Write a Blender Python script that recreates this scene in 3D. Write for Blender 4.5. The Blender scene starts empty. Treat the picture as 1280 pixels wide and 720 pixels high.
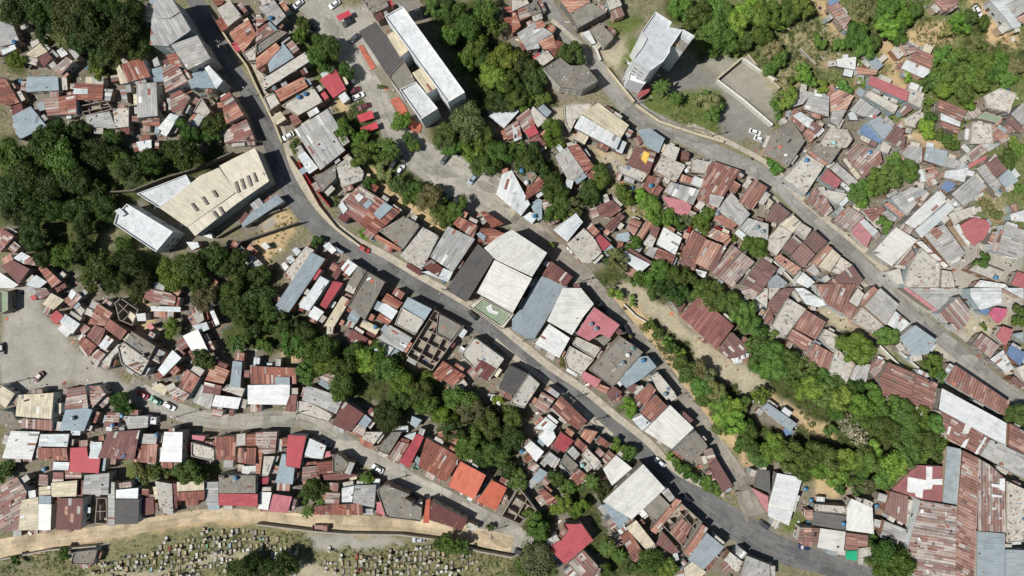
# Hillside settlement seen straight down from a drone
DATA = """
T 0 0
g 4: 0,110 55,105 95,210 0,235 ; w 3: 0,235 70,215 85,245 10,275
c 3: 95,125 130,105 145,135 110,150
t 4: 130,275 200,215 235,255 180,290 ; k 4: 190,290 235,258 265,290 215,335 ; c 3.6: 150,210 190,195 200,215 160,240
c 3: 195,180 215,165 240,190 215,210
g 4: 295,195 320,185 400,280 380,300 ; w 4: 285,255 315,235 340,270 310,290
m 4: 260,345 335,285 370,310 300,375
r 4: 0,385 25,385 95,510 40,530 0,520
b 4: 135,385 285,380 290,450 130,460
r 4: 375,415 515,420 510,500 370,500 ; w 4.2: 372,443 440,445 438,470 370,472 ; g 3: 520,445 565,445 550,505 515,500
m 4: 215,495 290,485 300,575 240,580 ; r 4: 290,485 385,470 385,570 300,575
u 3: 385,530 530,500 560,545 420,580
g 4: 430,580 545,555 575,640 440,635
c 4: 565,545 645,540 645,635 575,640
g 3: 600,450 630,445 640,515 610,490
r 5: 705,280 755,385 640,412 600,325 ; t 5: 600,325 640,412 600,420 585,345
g 5: 780,410 790,580 690,590 680,420
g 4: 760,300 785,283 800,325 770,335
b 4: 760,345 810,330 835,405 770,410
r 5: 830,275 885,265 910,335 850,320 ; m 5: 810,335 870,300 940,410 830,465
m 4: 850,475 900,450 950,485 905,575 860,560
w 4: 850,565 895,580 840,670 785,640
r 3: 710,600 800,590 800,630 710,625
c 4: 970,560 1010,490 1055,560 1030,590
g 4: 900,680 990,570 1025,580 945,710
g 12: 850,-20 905,60 850,95 762,90 780,-20 ; g 11.7: 905,62 955,150 840,230 750,225 762,92 850,97 | P 6: 895,60 910,50 935,90 920,97
g 11: 855,225 985,175 1050,290 940,350
w 8: 1020,335 1040,322 1115,405 1080,445 ; b 7: 960,370 1020,340 1075,440 990,440
r 7: 1100,490 1150,460 1220,575 1130,620
m 4: 1115,630 1230,590 1275,700 1120,715
t 4: 680,30 775,25 745,85 670,65
r 4: 1060,0 1130,0 1110,22 1080,30
c 4: 1085,45 1150,5 1210,80 1140,135
o 4: 1145,160 1240,95 1280,170 1215,265
c 4: 1215,270 1280,230 1280,300 1240,305
b 5: 60,580 150,530 230,630 95,700
P 3: 215,670 250,648 260,665 225,688
T 320 0
g 5: 15,40 90,0 150,80 100,130
m 5: 0,75 20,75 45,110 0,140
m 5: 0,155 50,115 90,155 0,215
d 5: 0,225 110,150 160,165 10,275
o 5: 0,290 100,215 125,240 60,310 0,350 ; b 5: 60,320 135,215 190,285 70,365
c 5.5: 35,395 245,260 270,305 40,450
o 5: 95,455 230,385 260,430 125,510 ; c 5: 130,530 285,435 335,510 210,580
c 4: 40,490 90,465 120,520 70,555
t 4: 75,590 120,555 150,595 105,625 ; k 4: 165,580 200,570 230,610 185,635
g 6: 360,545 420,640 385,662 445,750 320,850 195,650 ; w 4.5: 208,780 245,758 312,840 265,870
P 4: 400,350 450,445 385,490 320,400
d 6: 525,0 650,0 665,30 585,70
d 9: 700,0 810,0 820,40 760,60
w 4.5: 1160,580 1285,525 1315,555 1240,640 ; m 4: 1240,640 1310,600 1330,680 1260,700
T 640 0
c 4: 0,0 75,0 85,20 0,60
m 4: 25,45 60,35 95,80 40,105 ; d 4: 60,35 120,0 150,60 95,80
o 4: 0,60 20,60 45,130 0,170
g 5: 25,165 115,110 205,170 130,210 140,240 75,250 ; o 5.2: 115,110 150,98 170,130 125,145
o 5: 130,212 205,172 225,240 160,250 ; r 4.5: 175,240 225,200 260,215 215,290
c 5: 110,295 175,250 210,290 155,330
d 7.5: 155,345 240,290 290,330 365,330 430,405 355,450 240,435
o 5.5: 240,0 385,0 390,10 290,65 ; d 5.2: 290,65 390,10 475,60 330,140 | c 5: 475,0 540,0 550,25 490,50
w 4: 350,165 385,150 420,215 400,220 ; d 4: 385,150 440,115 510,185 460,235
P 3: 625,480 660,430 695,425 685,460 640,495
t 6: 430,515 585,625 545,690 345,568 ; w 5: 310,640 345,572 545,692 520,750 ; c 4.5: 260,530 380,520 400,530 320,600 290,660 265,620
b 5: 625,650 690,640 765,690 735,765 670,730
m 4: 20,590 85,540 115,620 60,660 ; P 4.2: 60,655 110,620 135,665 85,690
c 4: 85,570 105,530 180,600 130,635
k 4: 80,700 130,672 170,720 120,750
w 4: 0,620 50,690 10,710
T 960 0
m 4: 300,30 350,10 415,95 380,145 ; B 3: 300,0 355,0 350,20 310,25
r 4: 830,0 950,0 950,15 890,60
w 5: 1115,0 1170,0 1265,130 1230,145 ; g 5: 1170,30 1240,0 1280,0 1280,60 1225,100
o 5: 1240,90 1280,70 1280,120
w 3: 345,295 440,285 435,350 350,330
b 3: 480,290 540,280 580,325 550,350 ; o 3: 440,330 550,350 540,375 450,370
m 4: 650,215 700,210 760,245 700,275 ; r 4: 740,240 850,290 820,350 710,290 ; w 3.4: 665,340 690,300 820,355 775,390
P 5: 705,460 515,375 500,420 690,508
g 4: 125,535 165,450 225,460 175,520
g 4: 215,460 305,480 300,585 180,545
o 4: 310,470 350,445 430,480 395,545 320,560 | g 4: 320,555 395,548 350,630 310,610
d 4: 40,650 110,600 175,690 150,740 60,740 ; o 4: 15,690 40,650 60,720
r 4: 110,598 130,540 200,590 180,660 ; w 4.2: 120,580 160,560 230,600 200,640 ; k 4: 220,605 275,635 240,670 195,645 | o 4: 180,660 200,640 245,680 210,715
c 5: 250,730 310,640 390,650 420,700 390,740
g 4: 410,550 460,490 560,560 530,590 470,580 ; w 3: 400,570 430,550 450,600 410,600
c 4: 500,450 650,530 630,570 480,480
k 4: 655,555 690,515 730,540 680,580
c 4: 670,600 740,560 770,540 735,640 690,630
c 4: 700,440 780,470 760,540 700,510
b 5: 500,610 560,580 630,640 580,700 ; B 3: 465,640 490,620 575,695 560,715 470,670 ; P 4: 530,570 600,630 590,645 520,590
k 5: 580,700 630,640 695,680 680,745
r 5: 860,495 990,555 965,610 850,550 ; w 4: 865,565 960,610 955,635 865,600 ; r 4: 860,605 960,640 950,668 870,640
c 6: 1080,480 1160,440 1245,470 1200,560 1100,540
N 4: 1040,590 1080,560 1170,590 1140,615 ; c 5: 1020,610 1110,620 1120,720 1010,720
o 4: 1090,650 1130,625 1210,680 1160,705
g 5: 1210,570 1280,510 1280,640 ; k 4.5: 1190,600 1212,582 1280,645 1260,665
T 0 180
w 3: 680,-10 760,-20 760,20 700,45
V 8: 590,350 640,300 870,440 785,540 575,400 ; w 9: 575,335 600,320 630,350 605,365
w 3: 930,490 990,490 1000,515 960,530
w 3: 1015,460 1055,440 1065,475
b 4: 1215,420 1210,400 1250,350 1385,250 1418,287
m 5: 0,415 75,460 0,545
w 4: 65,570 110,540 160,565 120,600 ; m 4: 120,600 160,565 215,590 190,610
k 5: 0,610 60,580 150,625 90,700
w 4: 0,640 90,705 60,720 0,720
r 4: 190,620 215,600 310,690 260,720 ; w 4: 130,705 180,655 235,690 200,720
r 3: 1140,530 1170,480 1200,505 1190,545 | g 3: 1190,545 1200,505 1280,570 1240,610
o 3: 1015,700 1050,655 1090,690 1080,712
w 2.5: 60,320 95,310 125,355 90,345
T 320 180
d 4: 285,165 340,140 400,100 400,170 330,240
c 4: 400,110 440,80 470,60 540,140 530,180 430,220
m 5: 515,205 610,265 520,400 405,315 ; r 5: 610,265 720,340 590,460 520,400 ; w 5.2: 415,305 435,290 460,325 435,352 ; w 5.25: 495,265 515,245 540,265 515,292 ; b 5.3: 588,350 640,290 685,315 620,380 ; b 5.3: 535,305 565,275 585,295 555,325
d 5: 740,360 820,405 735,525 615,435 ; o 4.4: 600,450 730,525 720,540 590,470
c 5: 720,560 835,415 915,460 850,590 830,630 ; k 4: 760,590 835,640 820,660 750,615
g 6: 1095,475 985,640 870,565 960,410 ; r 6.3: 985,400 1015,362 1110,410 1085,470 ; k 5: 850,590 875,575 935,620 910,665 840,620 ; w 4.7: 935,620 985,640 960,690 830,640
r 5: 1120,340 1145,335 1240,400 1180,420 ; r 5: 1110,420 1180,420 1250,450 1225,500 1110,490 ; b 5.3: 1100,450 1120,440 1150,460 1140,490
s 6: 1190,570 1052,792 948,728 1110,500
c 4: 150,640 250,510 290,530 190,700
w 3.5: 180,530 200,515 225,535 205,560
w 3: 150,570 175,555 195,580 170,600
w 3: 125,600 145,590 165,615 145,635
b 6: 345,575 165,842 90,822 275,540
w 6: 365,685 265,835 215,815 320,660
P 5.5: 435,695 350,825 320,805 385,685
w 5: 420,625 460,575 510,610 465,660
k 5: 380,660 430,580 450,590 400,680
d 5: 455,700 510,610 550,635 500,720
d 6: 560,640 645,690 545,880 460,810
w 3: 335,510 365,490 405,530 380,550
b 3: 390,510 440,540 430,550 385,525
w 3: 25,505 45,490 70,515 50,530
T 640 180
w 6: -80,252 -50,150 0,130 90,300 45,360 ; d 6.2: 20,150 40,105 75,100 125,160 85,215 ; r 6.2: 75,210 140,155 180,205 100,260 65,285
b 4: 90,300 130,275 150,280 150,375 130,385 ; m 4: 145,280 185,272 218,345 170,370 ; w 4: 55,365 90,340 135,355 100,400
g 5: 215,60 275,15 360,140 310,180 275,170 ; r 5.2: 275,10 330,0 410,110 370,150
k 5: 620,10 720,45 685,150 575,100 ; Y 5.4: 645,75 660,35 690,45 670,100
c 5: 750,50 780,0 840,20 815,90
c 5: 710,130 750,60 870,105 820,190
k 4: 850,30 890,45 880,85 850,75
c 4: 530,100 570,105 680,150 650,190 530,140
r 4: 650,215 680,155 755,170 700,250
g 5: 765,240 790,190 940,230 905,305
o 4: 835,185 850,150 910,170 900,200 ; w 4.2: 895,200 910,160 970,180 960,220
c 5: 900,70 990,90 975,150 900,140
r 6: 1145,130 1070,245 1010,330 930,270 990,80 ; g 6.3: 990,250 1060,265 1030,320 985,300
p 4: 750,260 860,280 900,310 880,360 800,340
r 6: 1280,215 1200,330 1130,290 1215,175
g 5: 1100,240 1190,350 1140,410 1020,330 | o 4: 1020,340 1130,400 1100,430 1010,380
k 4: 425,310 500,280 550,325 490,370 440,360
k 4: 465,410 520,360 545,385 500,445
r 4: 600,370 650,390 610,460 575,420 ; b 3.6: 525,450 580,440 600,470 570,490 520,480
o 4: 620,460 680,370 710,390 650,480
w 5: 760,415 850,470 815,555 725,500 ; r 4: 730,520 820,560 800,605 710,570 ; k 4: 695,400 740,420 720,475 690,450
c 4: 660,500 690,450 720,475 700,520 | g 4: 665,550 690,515 730,520 705,570
w 4: 560,530 610,560 690,602 640,645 570,590 ; k 4: 565,505 700,590 690,600 555,520
w 6: 205,430 320,345 355,390 275,490 ; c 6: 275,500 360,420 410,470 450,540 400,590 350,595 ; P 5: 405,480 440,450 495,500 455,535
r 5: 970,470 915,595 850,560 900,430 ; o 5: 1050,505 975,625 912,594 970,475 | o 3.4: 960,455 1010,420 1090,460 1060,495
k 5: 1080,495 1010,640 970,625 1050,510 ; m 5: 1215,590 1100,715 1000,645 1100,500
k 4: 830,590 860,565 925,600 910,635
w 3: 920,625 975,640 960,670 920,650
k 5: 1250,570 1330,620 1240,750 1150,700
g 5: 1140,420 1180,370 1280,400 1280,480 1200,470
k 5: 305,665 265,715 150,655 195,585
T 960 180
d 5: 25,-60 190,-20 100,115 -20,40
d 5: 240,-20 400,-30 310,100 220,30 ; o 4: 200,40 225,30 305,100 280,110
c 4: 75,175 190,50 280,110 185,255
m 4: 390,50 440,0 560,40 570,90 480,170 ; g 4: 310,120 345,95 450,190 425,225
P 5: 255,175 300,125 370,185 340,225
m 4: 195,280 235,220 290,270 325,330 290,365 | c 4: 250,240 300,230 400,250 350,300
m 4: 330,380 400,310 480,360 410,440
p 4: 410,440 480,365 530,440 490,520 ; w 4.2: 455,390 480,375 552,435 525,462
r 4: 470,330 575,310 590,330 520,390
g 5: 610,270 720,215 800,230 690,360 ; o 4: 580,300 605,290 680,355 660,370
g 4: 570,340 600,330 650,370 620,395
w 6: 895,285 735,425 680,395 850,235 ; w 6: 930,320 770,470 738,428 898,288
L 6: 640,415 750,480 620,610 520,545
g 4: 665,40 700,5 770,20 770,90 730,100
b 5: 780,80 790,10 900,40 870,110
g 4: 870,110 890,60 990,100 970,130
o 4: 780,120 830,110 860,150 800,190
w 4: 890,135 1000,120 980,190 880,165
k 4: 600,0 680,0 650,20
m 4: 1000,50 1060,0 1090,40 1030,90 ; P 4: 1005,100 1090,55 1090,75 1010,120
g 5: 1065,0 1160,0 1105,40
k 5: 1090,95 1130,55 1195,130 1140,165 ; b 5: 1150,170 1200,125 1250,185 1190,220 | g 4: 1040,125 1085,100 1170,200 1140,250
g 5: 920,250 1025,155 1095,220 980,310
B 4.5: 865,220 890,180 940,200 910,240
c 4: 900,350 1030,310 1040,350 960,385 930,410
P 5: 960,405 1030,365 1095,380 1115,410 1085,470 1030,510 990,470 ; w 4: 925,405 955,400 1010,490 1000,515
g 5: 780,450 880,400 985,545 920,620 ; r 5.3: 805,435 840,415 875,445 845,478 ; w 3.5: 740,490 770,485 900,610 880,620
c 4: 690,640 760,520 860,600 850,720 680,720 | c 3.6: 870,630 920,640 940,740 865,740
c 4: 590,640 660,620 680,700 640,700
m 4: 640,600 720,510 740,560 700,610
g 5: 1180,400 1280,430 1280,560 1250,570 1145,540 ; o 5: 1120,530 1160,430 1180,440 1145,540
c 4: 1000,630 1050,590 1180,640 1150,690
P 4: 1215,700 1250,635 1290,650 1290,730
w 4: 1030,715 1060,680 1180,700 1200,720
w 4: 1215,350 1280,330 1280,390 1220,380
t 4: 0,265 30,290 0,330
k 4: 0,350 40,290 110,345 60,400 0,380
t 4: 60,400 120,350 165,390 120,450 ; c 4: 130,430 165,395 215,425 180,480
c 4: 0,470 60,405 120,450 40,560 0,530
k 5: 130,455 170,490 110,555 70,520 ; k 5.3: 230,430 300,490 240,545 180,485 ; k 5: 175,490 235,550 175,620 115,560
o 4: 30,570 60,550 170,625 130,655
o 5: 225,590 295,505 320,520 250,610 ; t 5: 250,612 322,522 365,560 310,640
c 4: 320,640 365,565 420,605 380,660
k 5: 420,605 480,680 400,770 290,700
w 3: 140,690 175,640 235,690 200,720
g 3: 190,630 230,600 260,640 235,660
b 4: 0,680 45,650 100,695 70,720 0,720
T 0 360
t 4: 0,480 70,530 25,600 0,580
N 4: 0,15 40,20 40,110 0,130
m 4: 170,0 230,0 250,30 200,60
P 3: 150,45 170,32 185,50 165,65
t 4: 215,80 255,25 320,60 270,110
m 4: 310,60 385,15 410,45 355,100 ; w 4.3: 340,40 360,5 385,25 358,60
c 4: 380,110 400,90 425,110 405,140
P 4: 245,145 285,110 320,140 280,185
w 4: 300,170 325,130 400,180 365,230
m 4: 400,210 425,180 455,200 415,240
r 5: 490,75 560,125 520,190 440,180 ; k 5: 430,240 475,185 530,205 490,290 ; r 5.1: 520,200 550,155 635,215 600,260 ; w 5.2: 490,290 535,235 570,260 525,310
r 4: 390,270 415,240 480,290 445,345 | m 3.6: 450,340 490,305 530,330 500,370
d 6: 660,215 780,290 745,360 620,270 ; c 6: 590,290 620,272 745,362 700,440 610,380 ; k 6.2: 640,385 680,370 715,375 690,415
c 5: 510,370 590,280 615,290 560,350 545,395
u 4: 570,80 600,50 690,110 660,190 590,160
t 4: 640,145 650,115 680,140 660,170
w 4: 680,130 725,125 730,165 690,165
m 4: 740,0 850,25 880,45 870,90 780,80 720,50
w 3: 750,90 900,95 900,120 760,115
p 3: 735,185 755,175 775,200 750,210
w 4: 960,190 1030,170 1045,205 1000,225
w 4: 1040,95 1060,85 1100,180 1080,190
c 4: 960,130 1010,110 1020,160 990,180
W 5: 910,240 990,205 1045,320 975,345
W 5: 790,410 860,310 905,350 820,440
k 4: 940,320 960,300 985,345 960,355
r 5: 1000,450 950,530 885,500 935,405 ; m 5: 830,520 885,495 950,530 920,570
t 3: 755,500 800,475 840,500 820,540
o 5: 1065,380 1145,415 1115,480 1025,460 ; k 5: 1020,470 1110,490 1100,535 1010,525 | g 4: 960,570 1010,480 1070,530 1050,610
b 5: 1165,365 1210,370 1200,500 1150,490 | c 5: 1110,510 1140,480 1225,505 1210,545 | W 5: 1060,590 1075,535 1205,550 1190,605
m 3: 1060,600 1120,610 1110,645 1060,640
k 3: 1145,610 1170,605 1170,640 1145,640
t 5: 265,525 260,655 80,640 85,535 ; m 4: 265,660 260,715 105,700 110,655
m 5: 340,505 425,490 440,600 325,605 ; b 5: 330,608 430,600 460,610 420,715 300,710
m 5: 445,490 500,490 530,530 460,600
m 4: 540,620 600,625 590,700 520,690
g 4: 620,640 740,640 735,700 640,705
d 4: 0,610 60,620 80,660 0,680
w 4.5: 1255,470 1255,385 1290,390 1290,475
T 0 540
w 5: 55,-5 195,0 155,138 12,130
w 5: 205,10 345,10 335,75 195,70 ; r 5: 335,80 340,145 190,135 195,78
P 5: 350,80 435,75 440,120 505,130 495,205 345,200 ; w 5.3: 460,50 510,50 500,135 447,130
k 6: 540,0 485,130 670,140 700,-10
g 5: 700,10 790,10 780,60 695,60 ; r 5: 785,62 780,155 670,150 690,65
W 6: 820,0 915,0 910,150 795,150
c 4: 960,50 1070,80 1070,145 960,120 | p 4: 960,15 1030,20 1020,45 960,35
r 5: 1180,20 1175,145 1080,140 1075,25
c 5: 1185,10 1230,5 1230,65 1180,70 ; r 5: 1235,10 1280,10 1280,70 1232,70
r 5: 1280,80 1280,165 1185,150 1190,80
w 4: 1215,170 1280,170 1280,215 1210,205
w 4: 265,150 350,150 345,190 260,190
m 4: 200,210 240,215 240,270 195,265
k 4: 265,200 320,200 320,250 260,250 ; m 4: 322,190 410,190 410,230 322,235
t 5: 255,255 390,240 385,320 255,325 ; k 4: 392,240 420,240 415,320 388,320
g 5: 425,215 545,205 540,315 415,310
m 5: 0,270 80,225 130,300 100,490 20,500 0,480
t 5: 110,340 190,325 190,490 95,490 ; W 5: 192,360 260,360 255,490 190,490 ; b 5: 195,320 258,318 258,358 192,358
t 5: 195,275 250,270 250,315 195,318
k 5: 420,330 405,490 275,490 290,330
u 3: 480,330 530,330 535,465 470,460
g 4: 540,250 575,250 575,470 540,470
s 5: 578,335 695,335 690,460 578,460 ; W 5: 580,290 695,278 692,330 578,332
c 5: 775,245 860,260 865,385 800,390
k 4.6: 866,255 885,260 885,380 868,380
k 3: 720,330 765,330 770,410 710,420
t 5: 1020,245 1020,290 885,298 885,250 ; r 5: 1025,292 1020,340 890,345 885,302
g 4: 1030,250 1090,250 1090,365 1030,365
d 5: 1095,215 1280,215 1280,305 1095,305 ; P 5: 1095,308 1290,308 1290,370 1090,368
d 3: 370,600 490,585 470,660 355,660
T 320 540
m 5: 0,0 105,0 95,105 40,110 0,60
o 4: 0,85 35,85 20,220 0,220
c 4: 40,120 95,120 60,220 30,220
P 3: 20,230 65,225 60,260 20,260
P 5: 250,20 220,180 150,165 160,15 ; b 5: 130,110 150,110 150,168 195,178 185,260 95,255
w 4: 270,30 350,70 330,135 240,125
p 3: 335,100 370,95 375,120 340,130
r 5: 300,150 385,145 385,205 320,210 ; m 4.6: 235,175 310,170 320,235 230,245
k 4: 330,215 440,205 520,215 430,240 340,242
d 5: 385,115 415,110 465,155 435,205 385,200 ; g 5: 440,205 465,148 495,155 470,215
w 4: 20,300 80,300 60,390 10,385 ; p 5: 180,325 160,405 65,395 85,310
k 4: -5,300 18,310 20,370 -5,370
w 5: 430,280 490,270 480,350 430,350 ; g 5: 495,265 600,265 590,380 485,352
m 5: 350,300 420,305 415,365 345,360
r 5: 530,357 535,415 285,415 295,372 ; g 4: 537,385 585,385 585,415 537,415
w 3: 580,235 620,235 620,290 580,285
d 5: 605,290 650,260 770,310 740,330 830,380 825,445 650,425 | p 4: 605,350 650,350 640,415 600,400
k 5: 1060,440 1030,490 870,440 875,345 ; O 4.6: 850,340 872,335 865,455 835,455
c 3: 1060,450 1110,470 1100,495 1050,485
m 4: 460,0 540,0 530,30
c 5: 540,0 635,0 590,60 530,35
d 5: 600,90 680,0 730,0 660,115
w 4: 740,20 800,0 790,45
m 4: 665,120 710,45 765,60 715,150
P 5: 840,25 765,180 718,150 800,10
r 5: 1025,130 950,250 810,170 850,30
b 4: 790,140 800,120 830,135 820,175
O 6: 1150,215 1090,340 957,270 1022,145
O 5: 1180,240 1255,280 1200,395 1100,340 1130,310
r 5: 910,-5 1000,-5 1045,45 1020,75 910,20
T 320 360
r 5: 655,25 735,75 700,110 625,70 ; w 5.3: 635,70 710,115 680,160 605,110 ; r 5: 620,125 680,162 660,185 600,155 ; b 5: 600,60 630,75 605,115 575,95
b 5.5: 760,45 880,105 845,160 730,95 ; c 5.5: 728,97 843,162 795,235 695,180
g 5: 670,185 780,250 735,320 610,255
w 4: 620,270 690,300 660,340 590,310
W 5: 285,85 340,120 305,165 262,140
b 4: 485,100 530,125 500,180 455,155
t 4: 340,190 430,40 470,60 390,195
k 4: 560,255 520,295 455,260 480,205
t 3: 560,170 620,200 600,235 545,205
u 4.5: 890,110 1040,190 880,415 750,340 ; d 4.4: 910,125 1030,190 975,265 900,225
c 6: 1090,245 1240,355 1160,470 1025,335 ; k 6.5: 1200,405 1150,465 1090,410 1125,360
r 5: 1050,440 985,490 885,430 935,365
m 4: 320,405 430,450 400,500 300,440
g 5: 255,485 410,540 430,565 400,630 230,560 ; c 5: 210,565 270,572 385,632 360,670 205,625
k 6: 540,630 470,720 380,680 440,565
b 5: 545,630 580,660 550,700 510,680 ; m 5: 480,715 510,682 550,702 540,740
w 3: 1180,530 1230,545 1220,590 1170,560
w 3: 700,690 760,690 760,720 700,720
b 3: 780,640 830,660 800,700 770,680
r 5: 200,400 200,480 -28,480 -28,390 ; b 5.3: 95,445 170,445 170,485 95,480 ; W 5: -40,485 168,482 165,585 -40,580 ; k 5: 205,535 200,620 145,615 150,588 168,535
T 640 360
b 4: 100,0 150,-60 280,-10 250,20 165,170 105,265 0,210 0,150 40,110
L 6: 255,0 345,0 410,80 360,140 300,235 175,165
w 5: 185,180 290,250 235,350 115,280
p 6: 410,95 540,185 490,250 440,230 385,265 320,230 ; d 5: 420,252 480,232 495,255 460,290
c 4: 325,245 445,300 410,350 305,285
c 4: 260,350 290,290 410,355 340,440 275,400
d 5: 385,410 540,240 655,320 500,495
b 6: 640,345 680,340 725,395 640,460 570,500 535,460
p 4: 360,415 445,460 420,500 345,450 | o 4: 440,480 490,500 470,530 425,505
k 4: 470,530 510,490 550,520 500,570
k 5: 570,505 600,475 640,490 600,525
r 5: 720,510 670,590 610,550 690,475 ; c 5: 700,440 730,420 820,530 775,560 725,505 ; r 5.3: 775,590 700,670 640,620 720,532
w 4: 590,645 640,625 700,680 650,715
L 6: 790,585 910,700 800,805 660,715 ; d 6: 880,735 920,715 980,790 900,880 810,810
m 4.5: 960,810 1000,800 1020,850 985,880
k 4: 1105,990 1050,1020 985,885 1020,850
q 6: 1110,190 1020,305 840,140 935,40 ; k 5: 1100,220 1190,310 1140,345 1085,355 1028,312 | k 4: 790,60 870,80 840,130
w 3: 1090,345 1180,325 1190,365 1110,380
m 5: 150,520 215,555 165,625 110,590 ; g 5: 165,510 185,490 240,530 225,552
r 5: 245,540 375,665 330,710 190,610
w 5: 110,700 170,645 225,690 200,720
s 6: -15,385 80,430 10,540 -70,500 ; c 6: 82,430 138,480 60,600 -10,580 12,540
m 4: 1150,0 1260,-30 1210,60 1150,30
c 5: 1215,50 1280,0 1275,100
r 5: 1250,150 1290,90 1310,150 1290,190
T 960 360
b 4: 0,575 -38,600 110,720 148,680 ; B 3.4: 75,705 118,690 130,725 90,740
c 4: -30,0 60,0 10,60
k 4: 80,0 135,0 35,140 0,110 0,70
w 4: 135,0 180,0 300,80 250,95 190,80
r 6: 440,-20 400,70 445,100 410,150 290,80 230,-20
c 5: 402,70 450,0 480,30 445,98 ; o 5: 480,35 525,-10 545,10 460,95
c 4: 100,50 190,105 80,250 20,190
r 5: 290,170 240,260 130,200 190,110 ; r 5: 125,202 222,262 190,320 100,255
c 4: 255,250 285,205 350,240 320,320
r 5: 330,330 300,415 185,355 230,275
c 5: 340,300 435,380 390,480 300,430
g 4: 400,470 440,385 510,380 490,470 450,480
m 3: 490,400 540,350 590,370 550,470
g 5: 560,0 655,80 590,185 480,90 ; c 4: 420,160 470,95 580,190 520,225 430,175
w 4: 595,180 640,115 715,180 660,220
b 6: 660,245 735,185 840,260 800,330 720,340
r 5: 600,370 740,430 710,580 570,530 555,450 ; r 5.1: 740,430 850,480 820,610 710,580
r 5: 1210,570 1180,640 885,465 940,385
W 8: 865,500 1202,678 1200,795 850,605
g 5: 700,0 960,0 850,110 800,70 ; p 4: 670,0 700,0 850,108 830,118
m 5: 950,40 1010,110 1000,180 945,220 850,130
w 5: 1010,0 1170,0 1170,80 1060,110 1010,40 ; B 4: 1055,118 1085,88 1110,110 1090,140
M 4: 1100,130 1130,95 1200,105 1190,140 1145,180
P 4: 1140,240 1170,190 1225,210 1190,290
B 5: 1190,330 1215,285 1290,325 1260,390
m 4: 1020,280 1070,225 1160,290 1110,350
w 4: 1110,355 1180,310 1230,400 1190,425
k 4: 1205,460 1230,440 1280,480 1280,510
w 5: 1175,0 1280,0 1280,55
c 4: 1240,400 1280,385 1280,470
b 4: 1220,230 1280,220 1280,280
T 960 540
K 7: 620,290 740,165 870,170 870,350 760,335 ; W 7.1: 700,225 790,240 790,172 820,172 818,235 868,232 868,262 822,262 815,285 775,287 770,332 738,322 736,306 698,300 ; b 7: 893,70 965,85 945,365 873,350
r 8: 970,90 1050,130 1040,730 935,730 948,370
m 8: 770,345 943,372 933,730 740,730 700,600
m 8: 1045,490 1055,130 1120,170 1185,230 1185,500 ; W 8.2: 1160,232 1184,232 1184,295 1160,290 ; W 8.2: 1120,258 1160,262 1160,278 1120,274 ; W 8.2: 1120,312 1168,316 1168,328 1120,324 ; W 8.2: 1122,377 1138,377 1138,390 1122,390 ; W 8.2: 1155,425 1184,430 1184,440 1155,436 ; b 8: 1045,495 1188,510 1185,730 1042,730
c 6: 1192,245 1290,290 1290,545 1192,550
b 7: 1192,590 1290,590 1290,740 1192,740
r 7: 865,-105 1115,32 1055,115 900,40 ; W 7.2: 905,-30 918,-24 905,15 893,8 ; W 7.2: 990,-50 1025,-40 1000,10 970,5 ; W 7.2: 985,40 1005,30 985,80 965,75 ; W 7.2: 1085,22 1095,28 1045,112 1032,106 ; g 7: 1117,38 1290,120 1290,238 1065,118
r 7: 1205,-45 1290,0 1290,115 1202,72
k 5: 700,320 690,465 580,400 610,295 ; g 5: 580,440 710,495 700,555 565,510
c 3: 695,335 740,345 715,470 690,470
W 5: 45,205 175,230 105,470 0,420 0,370 ; g 4: 70,160 180,190 177,228 78,204
c 4: 235,360 385,370 385,412 235,396 ; s 5: 235,400 390,418 385,490 220,465
W 5: 395,380 420,335 525,380 530,510 390,490
L 5: 260,480 390,500 380,605 245,575
r 5: 165,480 255,480 245,560 150,550
r 5: 395,505 500,515 495,570 450,575 447,590 388,590 ; J 3: 392,594 447,594 445,645 388,635
c 4: 455,580 520,570 500,670 450,660
o 4: 190,390 225,390 225,440 190,435
T 640 540
W 5: 60,75 95,45 160,100 120,150
W 5: 130,25 165,-10 205,-10 220,25 180,75
P 5: 245,0 310,45 260,105 205,65
g 5: 155,140 190,100 230,130 200,180
b 4: 100,230 140,180 180,205 130,258
m 4: 75,180 110,150 140,170 110,200
c 5: 350,115 375,80 445,150 410,190
g 4: 275,100 305,70 340,110 315,140 ; d 4: 240,155 272,112 330,165 290,210 ; r 4.2: 290,220 330,180 380,220 330,270
o 5: 340,20 365,-15 430,0 390,60 | r 5: 310,60 330,30 380,75 355,100
r 4: 420,50 440,20 495,60 475,80
L 5: 455,185 520,115 600,180 500,270
L 8: 765,280 600,440 455,350 655,160 ; b 7: 450,365 500,345 590,442 540,490 ; t 6: 570,480 620,440 715,560 680,600
g 5: 745,300 780,280 815,330 790,350 ; d 5: 655,385 735,310 790,365 710,450
o 5: 690,490 820,335 850,345 720,510
u 5: 740,455 850,360 950,450 860,580
r 5: 790,500 850,430 900,470 850,560
o 5: 860,600 950,460 980,480 890,630
k 5: 720,560 760,505 840,600 800,610
b 6: 880,640 975,505 1062,575 960,690
c 5: 1060,640 1090,600 1155,650 1120,700
g 5: 1140,720 1175,620 1290,665 1290,740
t 4: 860,680 900,650 970,700 940,740 870,740
P 6: 180,580 250,540 285,490 265,460 320,462 345,455 405,540 265,665
m 5: 360,595 430,670 400,740 330,720 280,660
r 4: 545,520 585,490 655,600 620,650 600,640
u 5: -55,425 35,275 125,395 40,465
r 4: 130,290 155,280 215,330 185,370
s 5: 1205,270 1235,190 1290,195 1290,305 ; p 4: 1200,280 1280,320 1280,410 1255,370
T 320 0
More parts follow.
